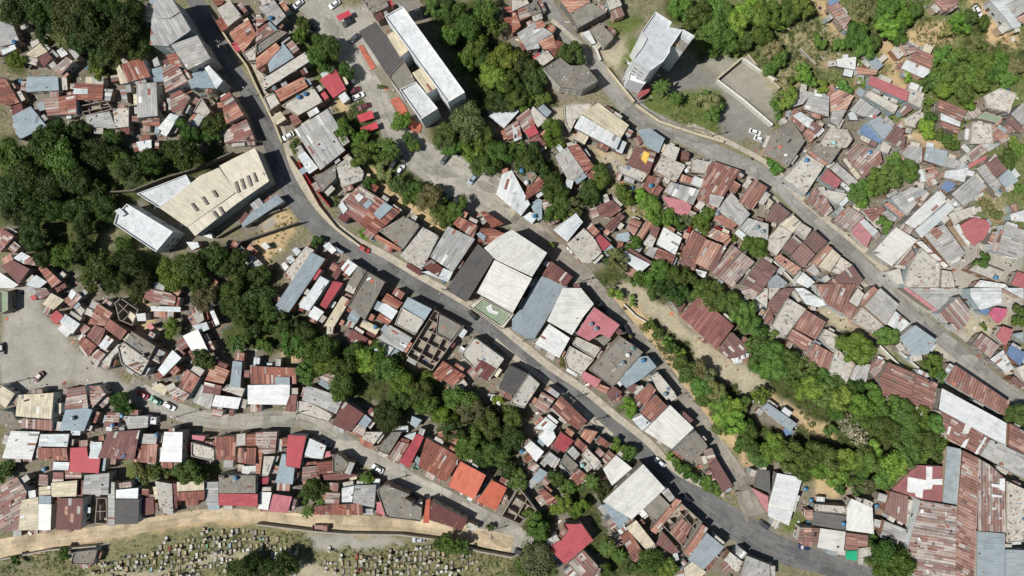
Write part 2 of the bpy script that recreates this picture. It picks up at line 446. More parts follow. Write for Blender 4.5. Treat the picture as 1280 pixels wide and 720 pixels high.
s 12: 740,300 600,110 515,160 660,380 ; d 12: 740,305 800,410 720,465 662,385 ; V 12.3: 720,450 802,412 910,545 825,600 ; V 16: 645,85 735,35 1045,465 960,515 ; t 14: 770,245 700,150 655,180 720,285 ; t 14: 905,440 830,335 780,365 855,470 @ long apartment block with white roof strip, dark grey ribbed roof and beige stair roofs @ apartment block
T 640 0
C 22: 645,165 715,62 797,115 782,140 850,152 790,240 785,265 755,310 690,355 605,295 650,235 670,195 ; V 10: 580,400 592,312 690,370 660,425 ; d 20: 802,230 830,180 890,210 855,260 ; V 22.5: 855,145 915,180 892,208 850,178 @ tallest white tower block with stepped terrace roof above the upper road bend @ tower block
T 0 180
V 7: 690,250 935,155 960,200 800,320 ; T 8: 935,415 800,320 1000,160 1095,118 1180,240 ; T 7.9: 975,460 938,415 1182,245 1098,110 1275,20 1290,50 1345,185 1180,300 ; d 8.15: 1172,192 1184,186 1200,240 1188,246 ; d 8.15: 1200,178 1212,172 1229,222 1217,228 ; d 8.15: 1232,162 1244,156 1261,208 1249,214 ; d 8.15: 1262,146 1272,142 1288,188 1278,192 ; d 8.3: 955,300 966,294 992,332 981,338 ; d 8.3: 1006,268 1017,262 1042,300 1031,306 ; d 8.3: 1058,236 1069,230 1090,262 1079,268 ; d 8.15: 1060,340 1071,334 1096,370 1085,376 ; d 8.15: 1090,318 1101,312 1124,348 1113,354 @ long cream-roofed hall at the edge of the left woodland @ hall
T 320 360
c 5: 1060,90 1130,45 1290,130 1230,210 ; N 5.1: 1085,98 1130,55 1275,130 1222,192 ; w 5.2: 1150,95 1175,80 1185,110 1215,120 1205,135 1160,120 @ flat roof painted green with white block marks beside main road @ sports court
T 0 0
L 9: 2420,1240 2490,1184 2560,1148 2736,1264 2660,1384 2480,1300 ; L 8.6: 2472,1300 2660,1392 2564,1564 2384,1464 @ big pale warehouse with white and beige roofs between main road and middle road @ warehouse
"""
EXTRA = """
TREES
# zone ; x,y,r[,kind] kind: d dark, g mid, b bright, o olive, s silver, p palm
the upper left wood ; 20,10,22,d 50,12,22,d 85,15,25,d 110,32,24,d 125,62,18,g 150,48,22,d 170,15,14,d 157,28,19,d 174,62,14,g 82,45,18,o 135,10,20,d 60,35,16,d 103,48,18,d 120,90,9,b 17,75,12,b 75,160,15,d 96,162,14,g 140,172,12,g 267,155,14,g 265,127,6,d
the left wood ; 10,195,22,g 32,218,20,d 75,200,22,g 92,222,18,d 120,190,20,d 145,200,14,b 165,212,18,g 186,203,18,g 207,190,14,d 232,193,20,g 235,165,14,g 262,172,12,g 58,180,20,d 66,265,16,d 95,262,18,g 40,297,18,g 50,320,14,d 108,290,14,d 80,318,16,b 100,313,14,d 125,332,20,g 145,348,16,d 152,305,12,g 215,345,18,b 240,333,18,g 262,322,16,g 245,352,14,g 300,322,12,d 312,347,15,g 285,335,12,d 20,240,20,d 60,235,18,d 45,262,18,d 130,260,16,d 120,235,14,d 15,262,16,d 160,330,16,d 175,355,14,d 110,355,12,g 170,372,10,d
the woodland band behind the left lanes ; 255,372,17,o 212,410,11,b 292,362,16,d 320,375,18,d 341,402,17,g 303,392,18,d 328,432,10,b 366,432,17,g 365,412,14,d 402,437,18,g 385,420,14,d 428,460,16,g 408,452,14,b 445,440,14,g 427,484,18,g 383,465,14,g 386,450,10,b 455,452,15,b 470,437,14,g 484,463,17,g 508,480,17,b 520,488,16,g 500,500,14,d 482,522,18,d 536,472,10,b 530,503,16,g 555,520,14,b 573,500,18,g 590,515,17,o 562,540,16,g 612,530,17,g 585,555,17,g 602,567,15,d 620,567,16,g 632,587,13,d 641,548,18,g 640,522,14,g 648,600,12,g 300,430,12,g 255,448,13,g 284,382,13,d 315,410,13,d 498,448,9,d 463,470,12,g 622,500,8,b
the gardens beside the car park ; 407,58,18,g 400,75,14,g 432,88,12,g 376,45,10,b 378,30,9,g 427,163,13,g 450,172,11,b 416,152,8,g 502,152,11,b 512,174,9,g 476,108,4,b 452,193,14,g 482,187,16,g 517,181,8,b 500,233,13,g 517,243,14,g 535,247,17,o 548,262,12,g 556,273,13,g 571,260,14,g 565,184,12,g 592,188,17,b 606,207,15,g 627,190,17,g 462,229,9,g 480,216,10,o 420,252,6,g 455,292,7,b 395,303,8,g 370,183,9,g 327,342,12,g 412,240,6,g
the central wood ; 545,10,16,g 568,18,16,g 585,34,18,g 606,15,18,b 620,35,14,g 562,45,13,g 595,58,14,g 580,75,13,b 608,75,14,g 630,72,17,b 617,97,18,b 637,103,16,g 600,105,13,g 620,125,16,d 645,125,14,g 585,152,21,o 556,170,15,g 603,170,16,g 613,193,14,g 575,178,9,b 655,82,16,d 668,100,17,g 652,112,14,d 676,120,11,b 655,128,10,b 645,188,14,g 660,205,16,d 673,218,15,d 690,235,15,d 701,245,14,g 697,262,14,g 716,258,14,o 707,268,12,b 720,275,11,d 736,238,13,g 747,228,14,g 750,213,11,g 740,248,11,d 690,165,14,b 698,178,10,b 667,190,12,d
the house yards of the centre ; 715,65,17,g 782,242,13,g 803,245,10,b 815,260,14,b 822,272,10,g 825,268,8,g 836,272,11,g 850,280,9,g 858,275,8,o 881,266,11,b 879,282,13,b 792,303,10,g 770,325,16,o 800,348,13,b 822,342,17,g 845,345,15,g 832,357,14,d 860,350,13,g 877,358,11,g 890,360,12,g 945,309,14,g 932,300,6,b 705,452,8,o 785,510,11,b 784,422,6,o 760,325,8,g 917,297,5,b 690,305,5,g
the woodland strip right of the centre track ; 825,363,12,d 850,368,15,d 877,368,15,g 893,373,15,g 915,380,16,g 930,393,16,g 942,408,15,g 944,428,13,g 950,445,15,g 958,460,14,g 958,425,14,g 966,440,15,g 970,462,16,g 984,452,15,d 1003,462,15,g 990,480,13,g 1012,485,16,b 1028,473,15,g 1030,492,15,g 1047,482,14,g 1050,498,15,b 1066,490,14,d 1075,507,16,b 1092,492,12,g 1098,510,16,g 1080,525,16,g 1112,515,16,g 1130,512,14,g 1105,535,18,g 1128,533,18,g 1150,525,17,b 1168,530,14,g 1045,515,13,g 1060,530,14,s 1072,545,13,s 1040,540,10,g 976,558,12,g 972,565,16,g 967,552,12,b 992,572,17,g 1010,570,16,g 1003,590,13,g 1022,585,15,b 1035,572,16,g 1045,592,16,b 1060,575,16,b 1078,565,14,g 1070,595,16,g 1090,580,17,g 1085,607,13,o 1103,597,16,g 1117,580,18,b 1135,565,18,g 1150,550,18,g 1152,570,15,g 1170,552,16,g 1172,570,11,g 1093,562,10,b 1125,598,11,g 1075,614,9,g 1050,612,8,g
the bushy bank beside the middle road ; 770,369,10,b 790,376,6,b 812,408,8,g 822,416,9,g 832,426,9,g 840,436,10,g 852,443,8,b 852,455,12,g 862,466,13,g 875,462,12,o 883,474,13,o 876,484,13,g 892,488,14,o 902,500,14,g 885,500,12,g 900,518,14,b 915,510,14,b 920,528,16,b 935,540,14,g 905,535,12,g 930,505,10,b 950,495,13,b 938,560,13,g 950,572,12,g 925,555,10,g 885,405,0,g
the upper right wood ; 884,128,14,o 890,136,13,g 878,122,10,g 852,8,16,g 872,22,17,g 888,12,15,g 890,33,18,g 905,48,17,g 888,58,14,g 878,42,12,g 905,15,14,g 922,28,15,b 935,12,15,b 948,22,16,b 935,48,14,g 950,42,14,g 960,15,17,g 975,22,16,b 988,12,15,g 1000,8,14,b 925,62,10,g 965,60,13,o 975,72,12,g 965,85,10,g 1026,52,9,g 1005,90,11,b 1028,108,9,b 1015,102,9,g 987,101,6,g 983,122,13,b 972,130,9,g 972,146,5,g 1050,55,8,g 1072,42,16,g 1078,58,14,g 1088,55,12,g 1085,8,19,o 1105,12,16,g 1108,32,17,b 1120,42,13,g 1130,22,13,b 1138,12,12,g 1122,8,10,g 1200,30,14,b 1213,22,12,g 1226,30,9,g 1183,36,9,o 1182,72,15,g 1200,75,17,g 1190,93,17,g 1210,92,16,g 1225,78,14,b 1222,100,15,g 1236,90,15,g 1248,80,14,g 1258,95,13,g 1270,82,13,o 1172,100,13,g 1163,108,11,g 1180,112,13,b 1200,113,14,g 1212,128,10,b 1160,128,7,g 1163,147,9,g 1158,162,11,b 1170,166,9,g 1182,173,8,g 1057,110,9,g 1077,103,6,b 1135,95,7,b 1112,150,6,g 1228,58,7,g 1268,178,8,b
the right hillside houses ; 1071,241,12,g 1083,236,13,g 1096,228,14,g 1110,222,15,g 1124,213,14,g 1137,213,14,g 1078,252,9,g 1117,198,8,b 1105,280,10,g 1092,262,7,o 970,207,10,g 963,200,7,g 1190,181,9,g 1228,325,10,g 1262,200,12,g 1273,190,10,b 1275,236,8,g 1232,258,8,o 1245,268,8,o 1073,437,20,b 1109,420,14,g 1165,455,14,b 1176,470,8,g 1276,388,9,g 1274,402,8,g 1277,520,16,g 1134,452,0,g 1230,408,5,g
the lower right corner ; 1105,692,18,g 1120,707,20,b 1098,710,15,g 1095,680,9,g 1125,690,11,b
the lower centre gardens ; 787,567,12,g 774,558,9,b 837,569,6,b 848,582,8,g 858,590,9,g 872,598,9,g 885,605,10,b 893,612,9,g 700,630,13,b 672,662,17,g 664,650,12,g 678,675,12,g 672,702,20,o 655,712,12,g 755,613,12,d 742,600,8,g 727,633,9,b 720,642,8,b 812,702,18,g 832,712,15,b 820,688,10,g 790,712,9,g 757,713,10,g 695,598,12,g 707,610,11,g 775,697,9,g 725,605,9,g 690,575,7,g
the cemetery lane ; 150,502,13,g 160,512,9,g 390,612,13,d 406,608,11,d 380,620,9,g 175,592,12,o 193,589,12,g 210,590,9,o 235,590,15,g 252,592,9,g 222,585,8,g 300,712,18,d 318,708,14,d 345,712,18,d 360,704,13,d 565,683,13,g 582,684,10,g 550,680,9,g 612,660,6,d 5,590,12,g 460,597,8,b 255,690,0,g 20,700,7,d 80,692,8,g 110,700,6,g
PALMS
500,140,0 827,108,13 845,122,10 740,602,11 760,685,12 384,640,9 456,598,8 775,695,10 1050,700,0 400,628,7 485,183,12
CARS
372,5,-40,w 418,5,-35,w 435,28,-30,k 443,48,-40,d 391,33,40,d 440,103,-25,d 443,113,-25,m 448,120,-25,w 455,133,-20,m 492,205,-55,k 500,212,-55,w 556,199,-50,d 591,224,-50,l 571,251,-60,k 455,311,30,r 483,204,-50,m 944,165,20,w 950,174,20,w 642,64,50,k 48,471,-45,m 178,493,30,r 194,501,30,g 212,508,30,w 407,553,30,l 472,586,28,w 462,543,40,w 753,384,60,k 784,413,60,k 825,578,40,w 860,624,45,k 650,690,15,d 955,656,35,d 1005,684,5,n 591,394,40,k 1222,14,60,w 360,170,-30,w 2,436,85,k 523,675,0,x
TRUCKS
401,660,0,c 524,577,-65,t
TANKS
338,22,5,b 373,121,5,b 381,117,5,b 356,33,5,b 343,110,5,g 652,213,6,b 658,228,6,w 668,270,4,b 700,235,0,b 790,235,4,b 859,213,4,w 897,267,5,g 947,284,5,g 954,289,5,g 711,310,5,w 715,314,5,w 1046,112,4,b 1260,113,6,b 1009,200,4,b 1012,243,4,b 1146,316,4,l 739,405,6,g 745,411,6,g 791,436,5,t 785,444,5,w 779,454,5,g 804,451,6,b 832,493,5,g 929,446,3,w 922,449,3,w 722,576,5,g 728,582,5,l 652,564,5,b 606,606,5,b 195,544,5,b 54,587,4,b 171,600,3,b 294,598,5,b 280,596,5,d 140,532,4,b 152,520,4,b 442,195,4,b 446,200,4,b 469,409,3,b 1008,612,4,b 1015,626,4,b 1016,632,4,b 1097,633,4,b 1011,654,4,b 989,583,3,b 1250,240,4,b 1246,347,4,b 517,630,5,d 90,523,3,g 180,444,5,d 1088,190,4,b 25,101,4,b 1228,85,0,b 17,52,4,b 1195,255,5,w 1055,655,0,b 814,232,0,b 198,448,5,d 612,495,4,w 1043,178,4,l
DISHES
1085,192,5 690,220,5 905,310,4 560,245,5 300,560,5 1170,330,5
POLES
20,477 340,222 492,599 615,662 715,497 742,525 855,492 905,618 725,352 757,359 285,62 320,120 556,362 655,425 1010,250 1080,318 1170,405 890,170 795,130 233,517 380,512 965,300 335,15 660,20
WALLS
w 2.6 1.6: 897,100 930,125 966,156
t 2.6 1.2: 897,98 928,72
w 2.4 1.4: 929,73 968,100
w 1.6 1.2: 727,42 745,60 751,75
t 2 1.6: 758,84 775,105 793,127
t 1.6 2: 795,131 825,152 870,167 905,177
t 1.5 1.3: 265,20 290,58 308,82 320,108 332,132 345,160 352,178
t 1.5 1.4: 360,195 378,222 398,258 420,285 450,308
P 3 0.6: 372,202 390,232 412,258
w 2 0.8: 960,319 978,337 995,355
c 2.5 0.8: 932,72 960,92 972,100
s 4 0.8: 280,312 290,318 300,302 372,278
c 2 0.8: 0,700 60,688 120,683
c 2.2 1: 320,656 385,664 430,668 500,669 545,675 600,690 640,697
r 2.5 0.8: 665,205 672,220 675,255
w 2 1: 1100,432 1130,462 1172,482
w 2 1: 1125,440 1145,457 1170,478
c 1 1: 480,275 495,292
d 4 0.8: 130,240 165,238 205,222 245,210 290,190
d 2.5 0.8: 270,297 300,280 350,262
w 1.2 0.6: 780,380 795,395 812,405 830,415
w 2.2 0.8: 1210,270 1225,272 1235,290 1260,322 1272,323
P 3 0.6: 860,293 868,273 
P 2.6 0.6: 895,283 912,293 908,300
c 2 1: 1000,60 1020,80
t 2.5 1.2: 935,68 955,92 975,110
c 1.5 0.8: 865,158 880,162 890,170
x 2 0.8: 340,130 360,152
GROUND
# class: polygon (full px); later ones paint over earlier
scrubland: 960,-5 1285,-5 1285,130 1190,185 1130,160 1060,120 1000,105 970,170 935,80 850,60 850,-5
scrubland: 1205,180 1285,180 1285,290 1240,330 1205,300 1225,240
gravesoil: 120,684 205,668 330,656 640,694 640,722 120,722
conc: 370,-5 425,-5 445,40 475,100 500,150 530,175 600,225 640,250 655,275 625,285 600,275 560,240 510,215 485,185 470,150 440,100 400,50
conc: 12,362 25,350 42,362 60,395 97,440 125,455 160,478 175,490 190,510 140,500 100,482 30,488 0,480 5,400
dirt: 0,680 60,665 130,655 200,645 260,635 330,640 400,650 480,655 480,668 400,664 330,656 260,656 200,665 130,675 60,690 0,700
ramp: 800,105 842,92 880,78 897,100 965,150 955,172 905,178 900,160 905,130 880,105 850,118
slab: 880,74 905,72 927,72 960,95 968,118 966,148 900,102
path: 545,195 640,130 650,150 640,165 600,170
grass: 760,25 790,20 805,30 790,45 770,48 762,35
path: 752,60 785,50 790,70 775,90 757,80
grass: 775,90 800,70 810,50 790,50
grass: 812,110 850,122 868,112 900,118 903,140 902,172 850,152 808,136
grass: 362,50 385,60 410,95 400,105 375,70
grass: 410,95 430,120 450,165 430,170
dirt: 420,120 440,125 445,145 430,150
grass: 440,180 470,200 520,230 570,275 580,300 555,300 530,280 480,240 450,205
dirt: 455,205 480,215 500,235 540,265 560,290 545,292 500,255 465,235
dirt: 320,270 365,265 372,285 350,305 335,340 325,345 318,310
conc: 322,278 345,270 352,280 325,288
dirt: 745,360 765,375 800,425 840,480 870,525 885,550 905,555 880,500 850,455 815,400 790,375
dirt: 890,540 905,550 940,590 955,600 940,575 910,535
path: 757,352 800,360 850,400 880,430 920,450 955,460 960,485 940,495 915,485 880,455 830,405 790,378
dirt: 955,485 975,500 1005,520 1040,535 1045,550 1020,545 990,525 955,500
dirt: 1015,595 1045,595 1060,610 1045,625 1020,620
dirt: 960,0 1000,0 1045,0 1060,20 1085,30 1090,45 1065,20 1045,55 1035,40 1025,15
dry: 980,20 1060,35 1050,70 1040,90 1000,90 970,60
dirt: 1100,50 1145,30 1185,28 1190,55 1140,60 1125,90 1100,85
dirt: 1105,95 1120,85 1135,100 1140,115 1130,125
dirt: 1210,0 1240,0 1260,35 1280,45 1280,65 1240,55 1210,30
grass: 1190,15 1215,15 1235,45 1190,45
grass: 1145,70 1280,60 1280,100 1220,120 1190,185 1150,170
dirt: 1125,165 1160,168 1185,180 1160,185
dry: 1225,240 1260,240 1260,280 1230,290
dry: 1205,310 1250,315 1245,350 1200,345
conc: 1120,300 1280,300 1280,400 1180,400 1120,330
conc: 1080,340 1200,340 1200,400 1150,390
dry: 740,190 790,230 800,250 850,290 860,330 820,330 770,260 740,215
path: 645,215 665,260 690,300 680,310 640,270
dirt: 735,180 760,185 790,210 790,220 760,210
path: 770,185 785,215 762,222 745,200
dry: 870,285 890,290 880,310 860,300
grass: 1100,435 1120,440 1150,465 1135,463
path: 1085,430 1100,430 1145,470 1170,482 1165,490 1130,470
path: 1020,385 1050,370 1080,400 1085,420 1045,415
path: 1175,375 1215,395 1240,410 1220,430 1190,400
path: 1235,390 1265,395 1245,425 1215,435
conc: 640,655 672,675 670,690 640,692
path: 680,135 720,130 740,160 700,190 680,160
grass: 980,645 1010,640 1005,660 985,670
gravesoil: 60,700 120,685 200,665 330,657 500,672 640,695 640,725 60,725
path: 105,718 160,714 215,708 265,697 320,688 320,695 270,704 220,714 180,722 105,724
path: 370,705 430,715 430,722 372,722
dirt: 190,655 280,640 320,642 320,652 250,652
conc: 385,668 505,672 508,682 390,686
grass: 160,580 275,578 275,600 160,602
grass: 840,565 860,580 905,610 895,620 850,592
dirt: 205,480 225,475 232,500 225,505
dirt: 160,372 190,375 200,420 180,440
grass: 635,270 645,280 640,290
dirt: 355,430 372,440 378,455 350,452
dry: 960,70 1000,85 1000,130 960,110
conc: 380,15 470,5 480,60 460,100 420,60
ROADS
# name kind z: x,y,w ...
main_road asphalt: 238,-12,20 262,35,20 290,85,20 318,130,20 340,180,21 353,215,22 372,252,24 394,280,23 420,298,22 450,316,22 480,332,22 512,352,21 560,380,21 602,407,21 640,434,21 680,460,21 722,490,22 760,520,22 795,562,24 840,597,25 865,618,28 895,640,34 927,660,36 960,681,34 997,695,30 1040,707,27 1090,724,27
middle_road asphalt: 640,272,22 665,290,22 690,309,22 715,330,26 742,358,19 772,392,17 800,425,16 827,457,16 852,492,16 877,525,16 892,548,17 907,570,17 923,595,18 932,620,22 945,648,26
right_road asphalt: 680,-8,13 695,22,14 712,48,16 738,78,22 765,107,25 795,140,26 830,160,25 860,172,22 890,189,21 925,204,20 955,218,20 978,236,20 1010,267,20 1042,297,20 1072,327,20 1098,353,20 1122,377,20 1160,410,20 1200,442,20 1235,472,20 1262,492,20 1310,525,20
lane concrete: 160,484,30 200,504,24 240,520,21 290,527,19 340,524,20 385,525,22 412,543,24 450,566,23 495,592,23 545,617,22 595,643,22 627,662,28 650,678,34
cemetery_road dirtroad: -20,690,24 30,680,22 87,672,18 150,662,18 212,651,17 275,643,16 330,647,15 395,652,19 470,655,20 545,662,22 607,673,22 640,682,22
parking_lane concrete: 385,-8,26 410,30,30 440,75,28 465,110,26 490,160,28 515,187,34 555,212,48 600,235,50 640,262,36
PAVE
276,-10,8 300,45,8 322,88,8 338,125,8 355,170,8 368,210,9 388,245,9 410,272,9 440,297,9 480,318,9 520,342,9 560,365,9 610,395,9 650,428,9 690,460,9 730,487,9 770,520,9 810,552,9 845,588,8 880,607,7 905,619,6
618,425,7 650,452,7 690,482,8 730,515,8 765,545,7
755,390,0 790,430,0
690,25,5 730,60,5
860,155,6 900,173,6 940,193,6 968,212,7 1000,246,8 1035,275,9 1072,305,9 1110,341,9 1150,376,9 1190,408,9 1230,440,8 1270,475,8
900,205,5 945,228,6 980,262,6 1015,292,5 1060,338,5 1100,372,5 1140,408,6 1180,442,7 1225,480,8
"""
BRUSH_WOOD = """
0,0 190,0 190,60 150,100 110,110 40,80 0,60
0,170 340,150 300,190 200,250 140,290 100,320 340,320 330,360 180,400 60,350 0,270
180,340 330,350 470,440 640,520 700,600 740,700 640,640 480,540 340,480 240,470
520,0 620,0 690,120 745,250 700,290 640,270 560,180 600,120 560,40
740,340 900,340 1100,480 1180,520 1180,600 1080,620 960,590 870,500 800,420
840,0 1280,0 1280,120 1180,180 1040,110 970,150 900,60
400,40 450,120 560,230 590,300 540,300 440,170 370,60
640,560 760,560 760,640 840,720 640,720 660,640
"""
BRUSH_DRY = """
960,0 1280,0 1280,80 1140,120 1000,150 960,100
0,690 120,685 200,668 330,662 640,695 640,720 0,720
740,190 800,250 860,330 800,340 720,260
1220,180 1280,180 1280,300 1200,350 1220,240
740,365 800,400 870,480 900,600 880,600 800,440
440,200 580,300 540,300 450,215
800,100 905,160 900,180 820,140
310,270 370,270 330,350 320,350
160,580 275,578 275,600 160,602
1095,425 1180,480 1140,480 1100,450
360,50 420,90 450,170 430,175 400,110
0,690 120,685 120,720 0,720
130,700 330,690 330,718 130,720
540,670 640,698 640,720 560,720
960,0 1280,0 1280,130 1190,180 1060,115 970,150
"""
import bpy, math, random
import numpy as np
from collections import defaultdict
random.seed(11)
C = bpy.context.scene.collection
H = 240.0; S = 3.6; PI = math.pi
def W(px, py, h=0.0):
    """photo pixel -> world position of a point standing at height h under the drone"""
    f = (H-h)/H/S
    return ((px-640)*f, (360-py)*f)
def lin(c):
    return tuple(((v/255)/12.92 if v <= 10 else (((v/255)+.055)/1.055)**2.4) for v in c)
def alb(c, k=1.17):
    return tuple(min(.86, v/k) for v in lin(c))

# ------------------------------------------------------------- mesh builder
class MB:
    def __init__(s): s.v = []; s.f = []; s.c = []; s.uv = []
    def face(s, pts, col, uv=None):
        n = len(s.v); s.v += [tuple(p) for p in pts]; s.f.append(tuple(range(n, n+len(pts)))); s.c.append(col)
        s.uv += uv if uv else [(p[0], p[1]) for p in pts]
    def prism(s, poly, z0, z1, col, bottom=False, top=True, topcol=None):
        """poly ccw list of (x,y); z0/z1 numbers or functions"""
        g0 = z0 if callable(z0) else (lambda x, y: z0)
        g1 = z1 if callable(z1) else (lambda x, y: z1)
        n = len(poly)
        if top: s.face([(x, y, g1(x, y)) for x, y in poly], topcol or col)
        if bottom: s.face([(x, y, g0(x, y)) for x, y in reversed(poly)], col)
        for i in range(n):
            a = poly[i]; b = poly[(i+1) % n]; L = math.hypot(b[0]-a[0], b[1]-a[1])
            s.face([(a[0], a[1], g0(*a)), (b[0], b[1], g0(*b)), (b[0], b[1], g1(*b)), (a[0], a[1], g1(*a))], col,
                   [(0, g0(*a)), (L, g0(*b)), (L, g1(*b)), (0, g1(*a))])
    def box(s, c, size, rot=0.0, col=(.5, .5, .5, 0)):
        cx, cy, cz = c; a, b, h = size; ca, sa = math.cos(rot), math.sin(rot)
        p = [(cx+x*a/2*ca-y*b/2*sa, cy+x*a/2*sa+y*b/2*ca) for x, y in ((-1, -1), (1, -1), (1, 1), (-1, 1))]
        s.prism(p, cz, cz+h, col, bottom=True)
    def cyl(s, c, r0, r1, h, n=12, col=(.5, .5, .5, 0), cap=True):
        cx, cy, cz = c
        A = [(cx+r0*math.cos(2*PI*i/n), cy+r0*math.sin(2*PI*i/n), cz) for i in range(n)]
        B = [(cx+r1*math.cos(2*PI*i/n), cy+r1*math.sin(2*PI*i/n), cz+h) for i in range(n)]
        for i in range(n): s.face([A[i], A[(i+1) % n], B[(i+1) % n], B[i]], col)
        if cap: s.face(B, col); s.face(A[::-1], col)
    def tube(s, a, b, r0, r1, n=6, col=(.5, .5, .5, 0)):
        from mathutils import Vector
        a = Vector(a); b = Vector(b); d = (b-a).normalized()
        u = d.orthogonal().normalized(); w = d.cross(u)
        A = [a+(u*math.cos(2*PI*i/n)+w*math.sin(2*PI*i/n))*r0 for i in range(n)]
        B = [b+(u*math.cos(2*PI*i/n)+w*math.sin(2*PI*i/n))*r1 for i in range(n)]
        for i in range(n): s.face([A[i], A[(i+1) % n], B[(i+1) % n], B[i]], col)
        s.face(B, col); s.face(A[::-1], col)
    def mesh(s, name, mat):
        me = bpy.data.meshes.new(name); me.from_pydata(s.v, [], s.f)
        ca = me.color_attributes.new('Col', 'FLOAT_COLOR', 'CORNER')
        arr = []
        for f, c in zip(s.f, s.c): arr += list(c if len(c) == 4 else (*c, 0))*len(f)
        ca.data.foreach_set('color', arr)
        ul = me.uv_layers.new(name='UVMap'); ul.data.foreach_set('uv', [x for t in s.uv for x in t])
        me.materials.append(mat); me.update()
        return me
    def build(s, name, mat, parent=None, origin=None):
        if not s.f: return None
        if origin:
            s.v = [(x-origin[0], y-origin[1], z-(origin[2] if len(origin) > 2 else 0)) for x, y, z in s.v]
        o = bpy.data.objects.new(name, s.mesh(name, mat)); C.objects.link(o)
        if parent is not None: o.parent = parent
        return o
def tag(o, label=None, cat=None, group=None, kind=None):
    if label: o['label'] = label
    if cat: o['category'] = cat
    if group: o['group'] = group
    if kind: o['kind'] = kind
    return o
def empty(name, loc, rz=0):
    o = bpy.data.objects.new(name, None); o.empty_display_size = .5; o.location = loc; o.rotation_euler = (0, 0, rz)
    C.objects.link(o); return o
def copy_tree(o, parent=None):
    c = o.copy(); C.objects.link(c)
    if parent is not None: c.parent = parent
    for ch in list(o.children): copy_tree(ch, c)
    return c
def area(p): return .5*sum(p[i][0]*p[(i+1) % len(p)][1]-p[(i+1) % len(p)][0]*p[i][1] for i in range(len(p)))
def ccw(p): return p if area(p) > 0 else p[::-1]
def centroid(p): return (sum(q[0] for q in p)/len(p), sum(q[1] for q in p)/len(p))
def clip(poly, nx, ny, d):
    """keep n.p <= d"""
    out = []
    for i in range(len(poly)):
        a = poly[i]; b = poly[(i+1) % len(poly)]
        da = a[0]*nx+a[1]*ny-d; db = b[0]*nx+b[1]*ny-d
        if da <= 0: out.append(a)
        if (da < 0 < db) or (db < 0 < da):
            t = da/(da-db); out.append((a[0]+(b[0]-a[0])*t, a[1]+(b[1]-a[1])*t))
    return out
def inset(poly, d):
    """offset a ccw polygon inward by d (negative: outward)"""
    n = len(poly); out = []
    for i in range(n):
        p = poly[i-1]; q = poly[i]; r = poly[(i+1) % n]
        e1 = (q[0]-p[0], q[1]-p[1]); e2 = (r[0]-q[0], r[1]-q[1])
        l1 = math.hypot(*e1) or 1e-6; l2 = math.hypot(*e2) or 1e-6
        n1 = (-e1[1]/l1, e1[0]/l1); n2 = (-e2[1]/l2, e2[0]/l2)
        m = (n1[0]+n2[0], n1[1]+n2[1]); k = 1+n1[0]*n2[0]+n1[1]*n2[1]; k = max(k, .45)
        out.append((q[0]+m[0]*d/k, q[1]+m[1]*d/k))
    return out

# ------------------------------------------------------------- materials
def mat(name):
    m = bpy.data.materials.new(name); m.use_nodes = True; nt = m.node_tree
    return m, nt, nt.nodes['Principled BSDF'], nt.nodes.new, nt.links.new
def noise(nt, vec, scale, detail=4, rough=.6):
    n = nt.nodes.new('ShaderNodeTexNoise'); n.inputs['Scale'].default_value = scale
    n.inputs['Detail'].default_value = detail; n.inputs['Roughness'].default_value = rough
    nt.links.new(vec, n.inputs['Vector']); return n.outputs['Fac']
def ramp(nt, fac, stops):
    r = nt.nodes.new('ShaderNodeValToRGB'); e = r.color_ramp.elements
    while len(e) < len(stops): e.new(.5)
    for i, (p, c) in enumerate(stops):
        e[i].position = p; e[i].color = c if len(c) == 4 else (*c, 1)
    nt.links.new(fac, r.inputs['Fac']); return r.outputs['Color']
def mix(nt, fac, a, b, mode='MIX'):
    m = nt.nodes.new('ShaderNodeMix'); m.data_type = 'RGBA'; m.blend_type = mode
    for sock, val in ((m.inputs[0], fac), (m.inputs[6], a), (m.inputs[7], b)):
        if isinstance(val, (int, float)): sock.default_value = val
        elif isinstance(val, tuple): sock.default_value = val if len(val) == 4 else (*val, 1)
        else: nt.links.new(val, sock)
    return m.outputs[2]
def mul(nt, a, b, op='MULTIPLY'):
    m = nt.nodes.new('ShaderNodeMath'); m.operation = op
    for i, v in enumerate((a, b)):
        if isinstance(v, (int, float)): m.inputs[i].default_value = v
        else: nt.links.new(v, m.inputs[i])
    return m.outputs[0]
def bump(nt, height, strength, dist, bsdf):
    b = nt.nodes.new('ShaderNodeBump'); b.inputs['Strength'].default_value = strength; b.inputs['Distance'].default_value = dist
    nt.links.new(height, b.inputs['Height']); nt.links.new(b.outputs['Normal'], bsdf.inputs['Normal'])
def vmap(nt, src, scale=(1, 1, 1)):
    m = nt.nodes.new('ShaderNodeMapping'); m.inputs['Scale'].default_value = scale; nt.links.new(src, m.inputs['Vector']); return m.outputs['Vector']
def base_nodes(nt):
    at = nt.nodes.new('ShaderNodeVertexColor'); at.layer_name = 'Col'
    geo = nt.nodes.new('ShaderNodeNewGeometry'); uv = nt.nodes.new('ShaderNodeUVMap'); uv.uv_map = 'UVMap'
    return at.outputs['Color'], at.outputs['Alpha'], geo.outputs['Position'], uv.outputs['UV']
def grey(v): return (v, v, v, 1)

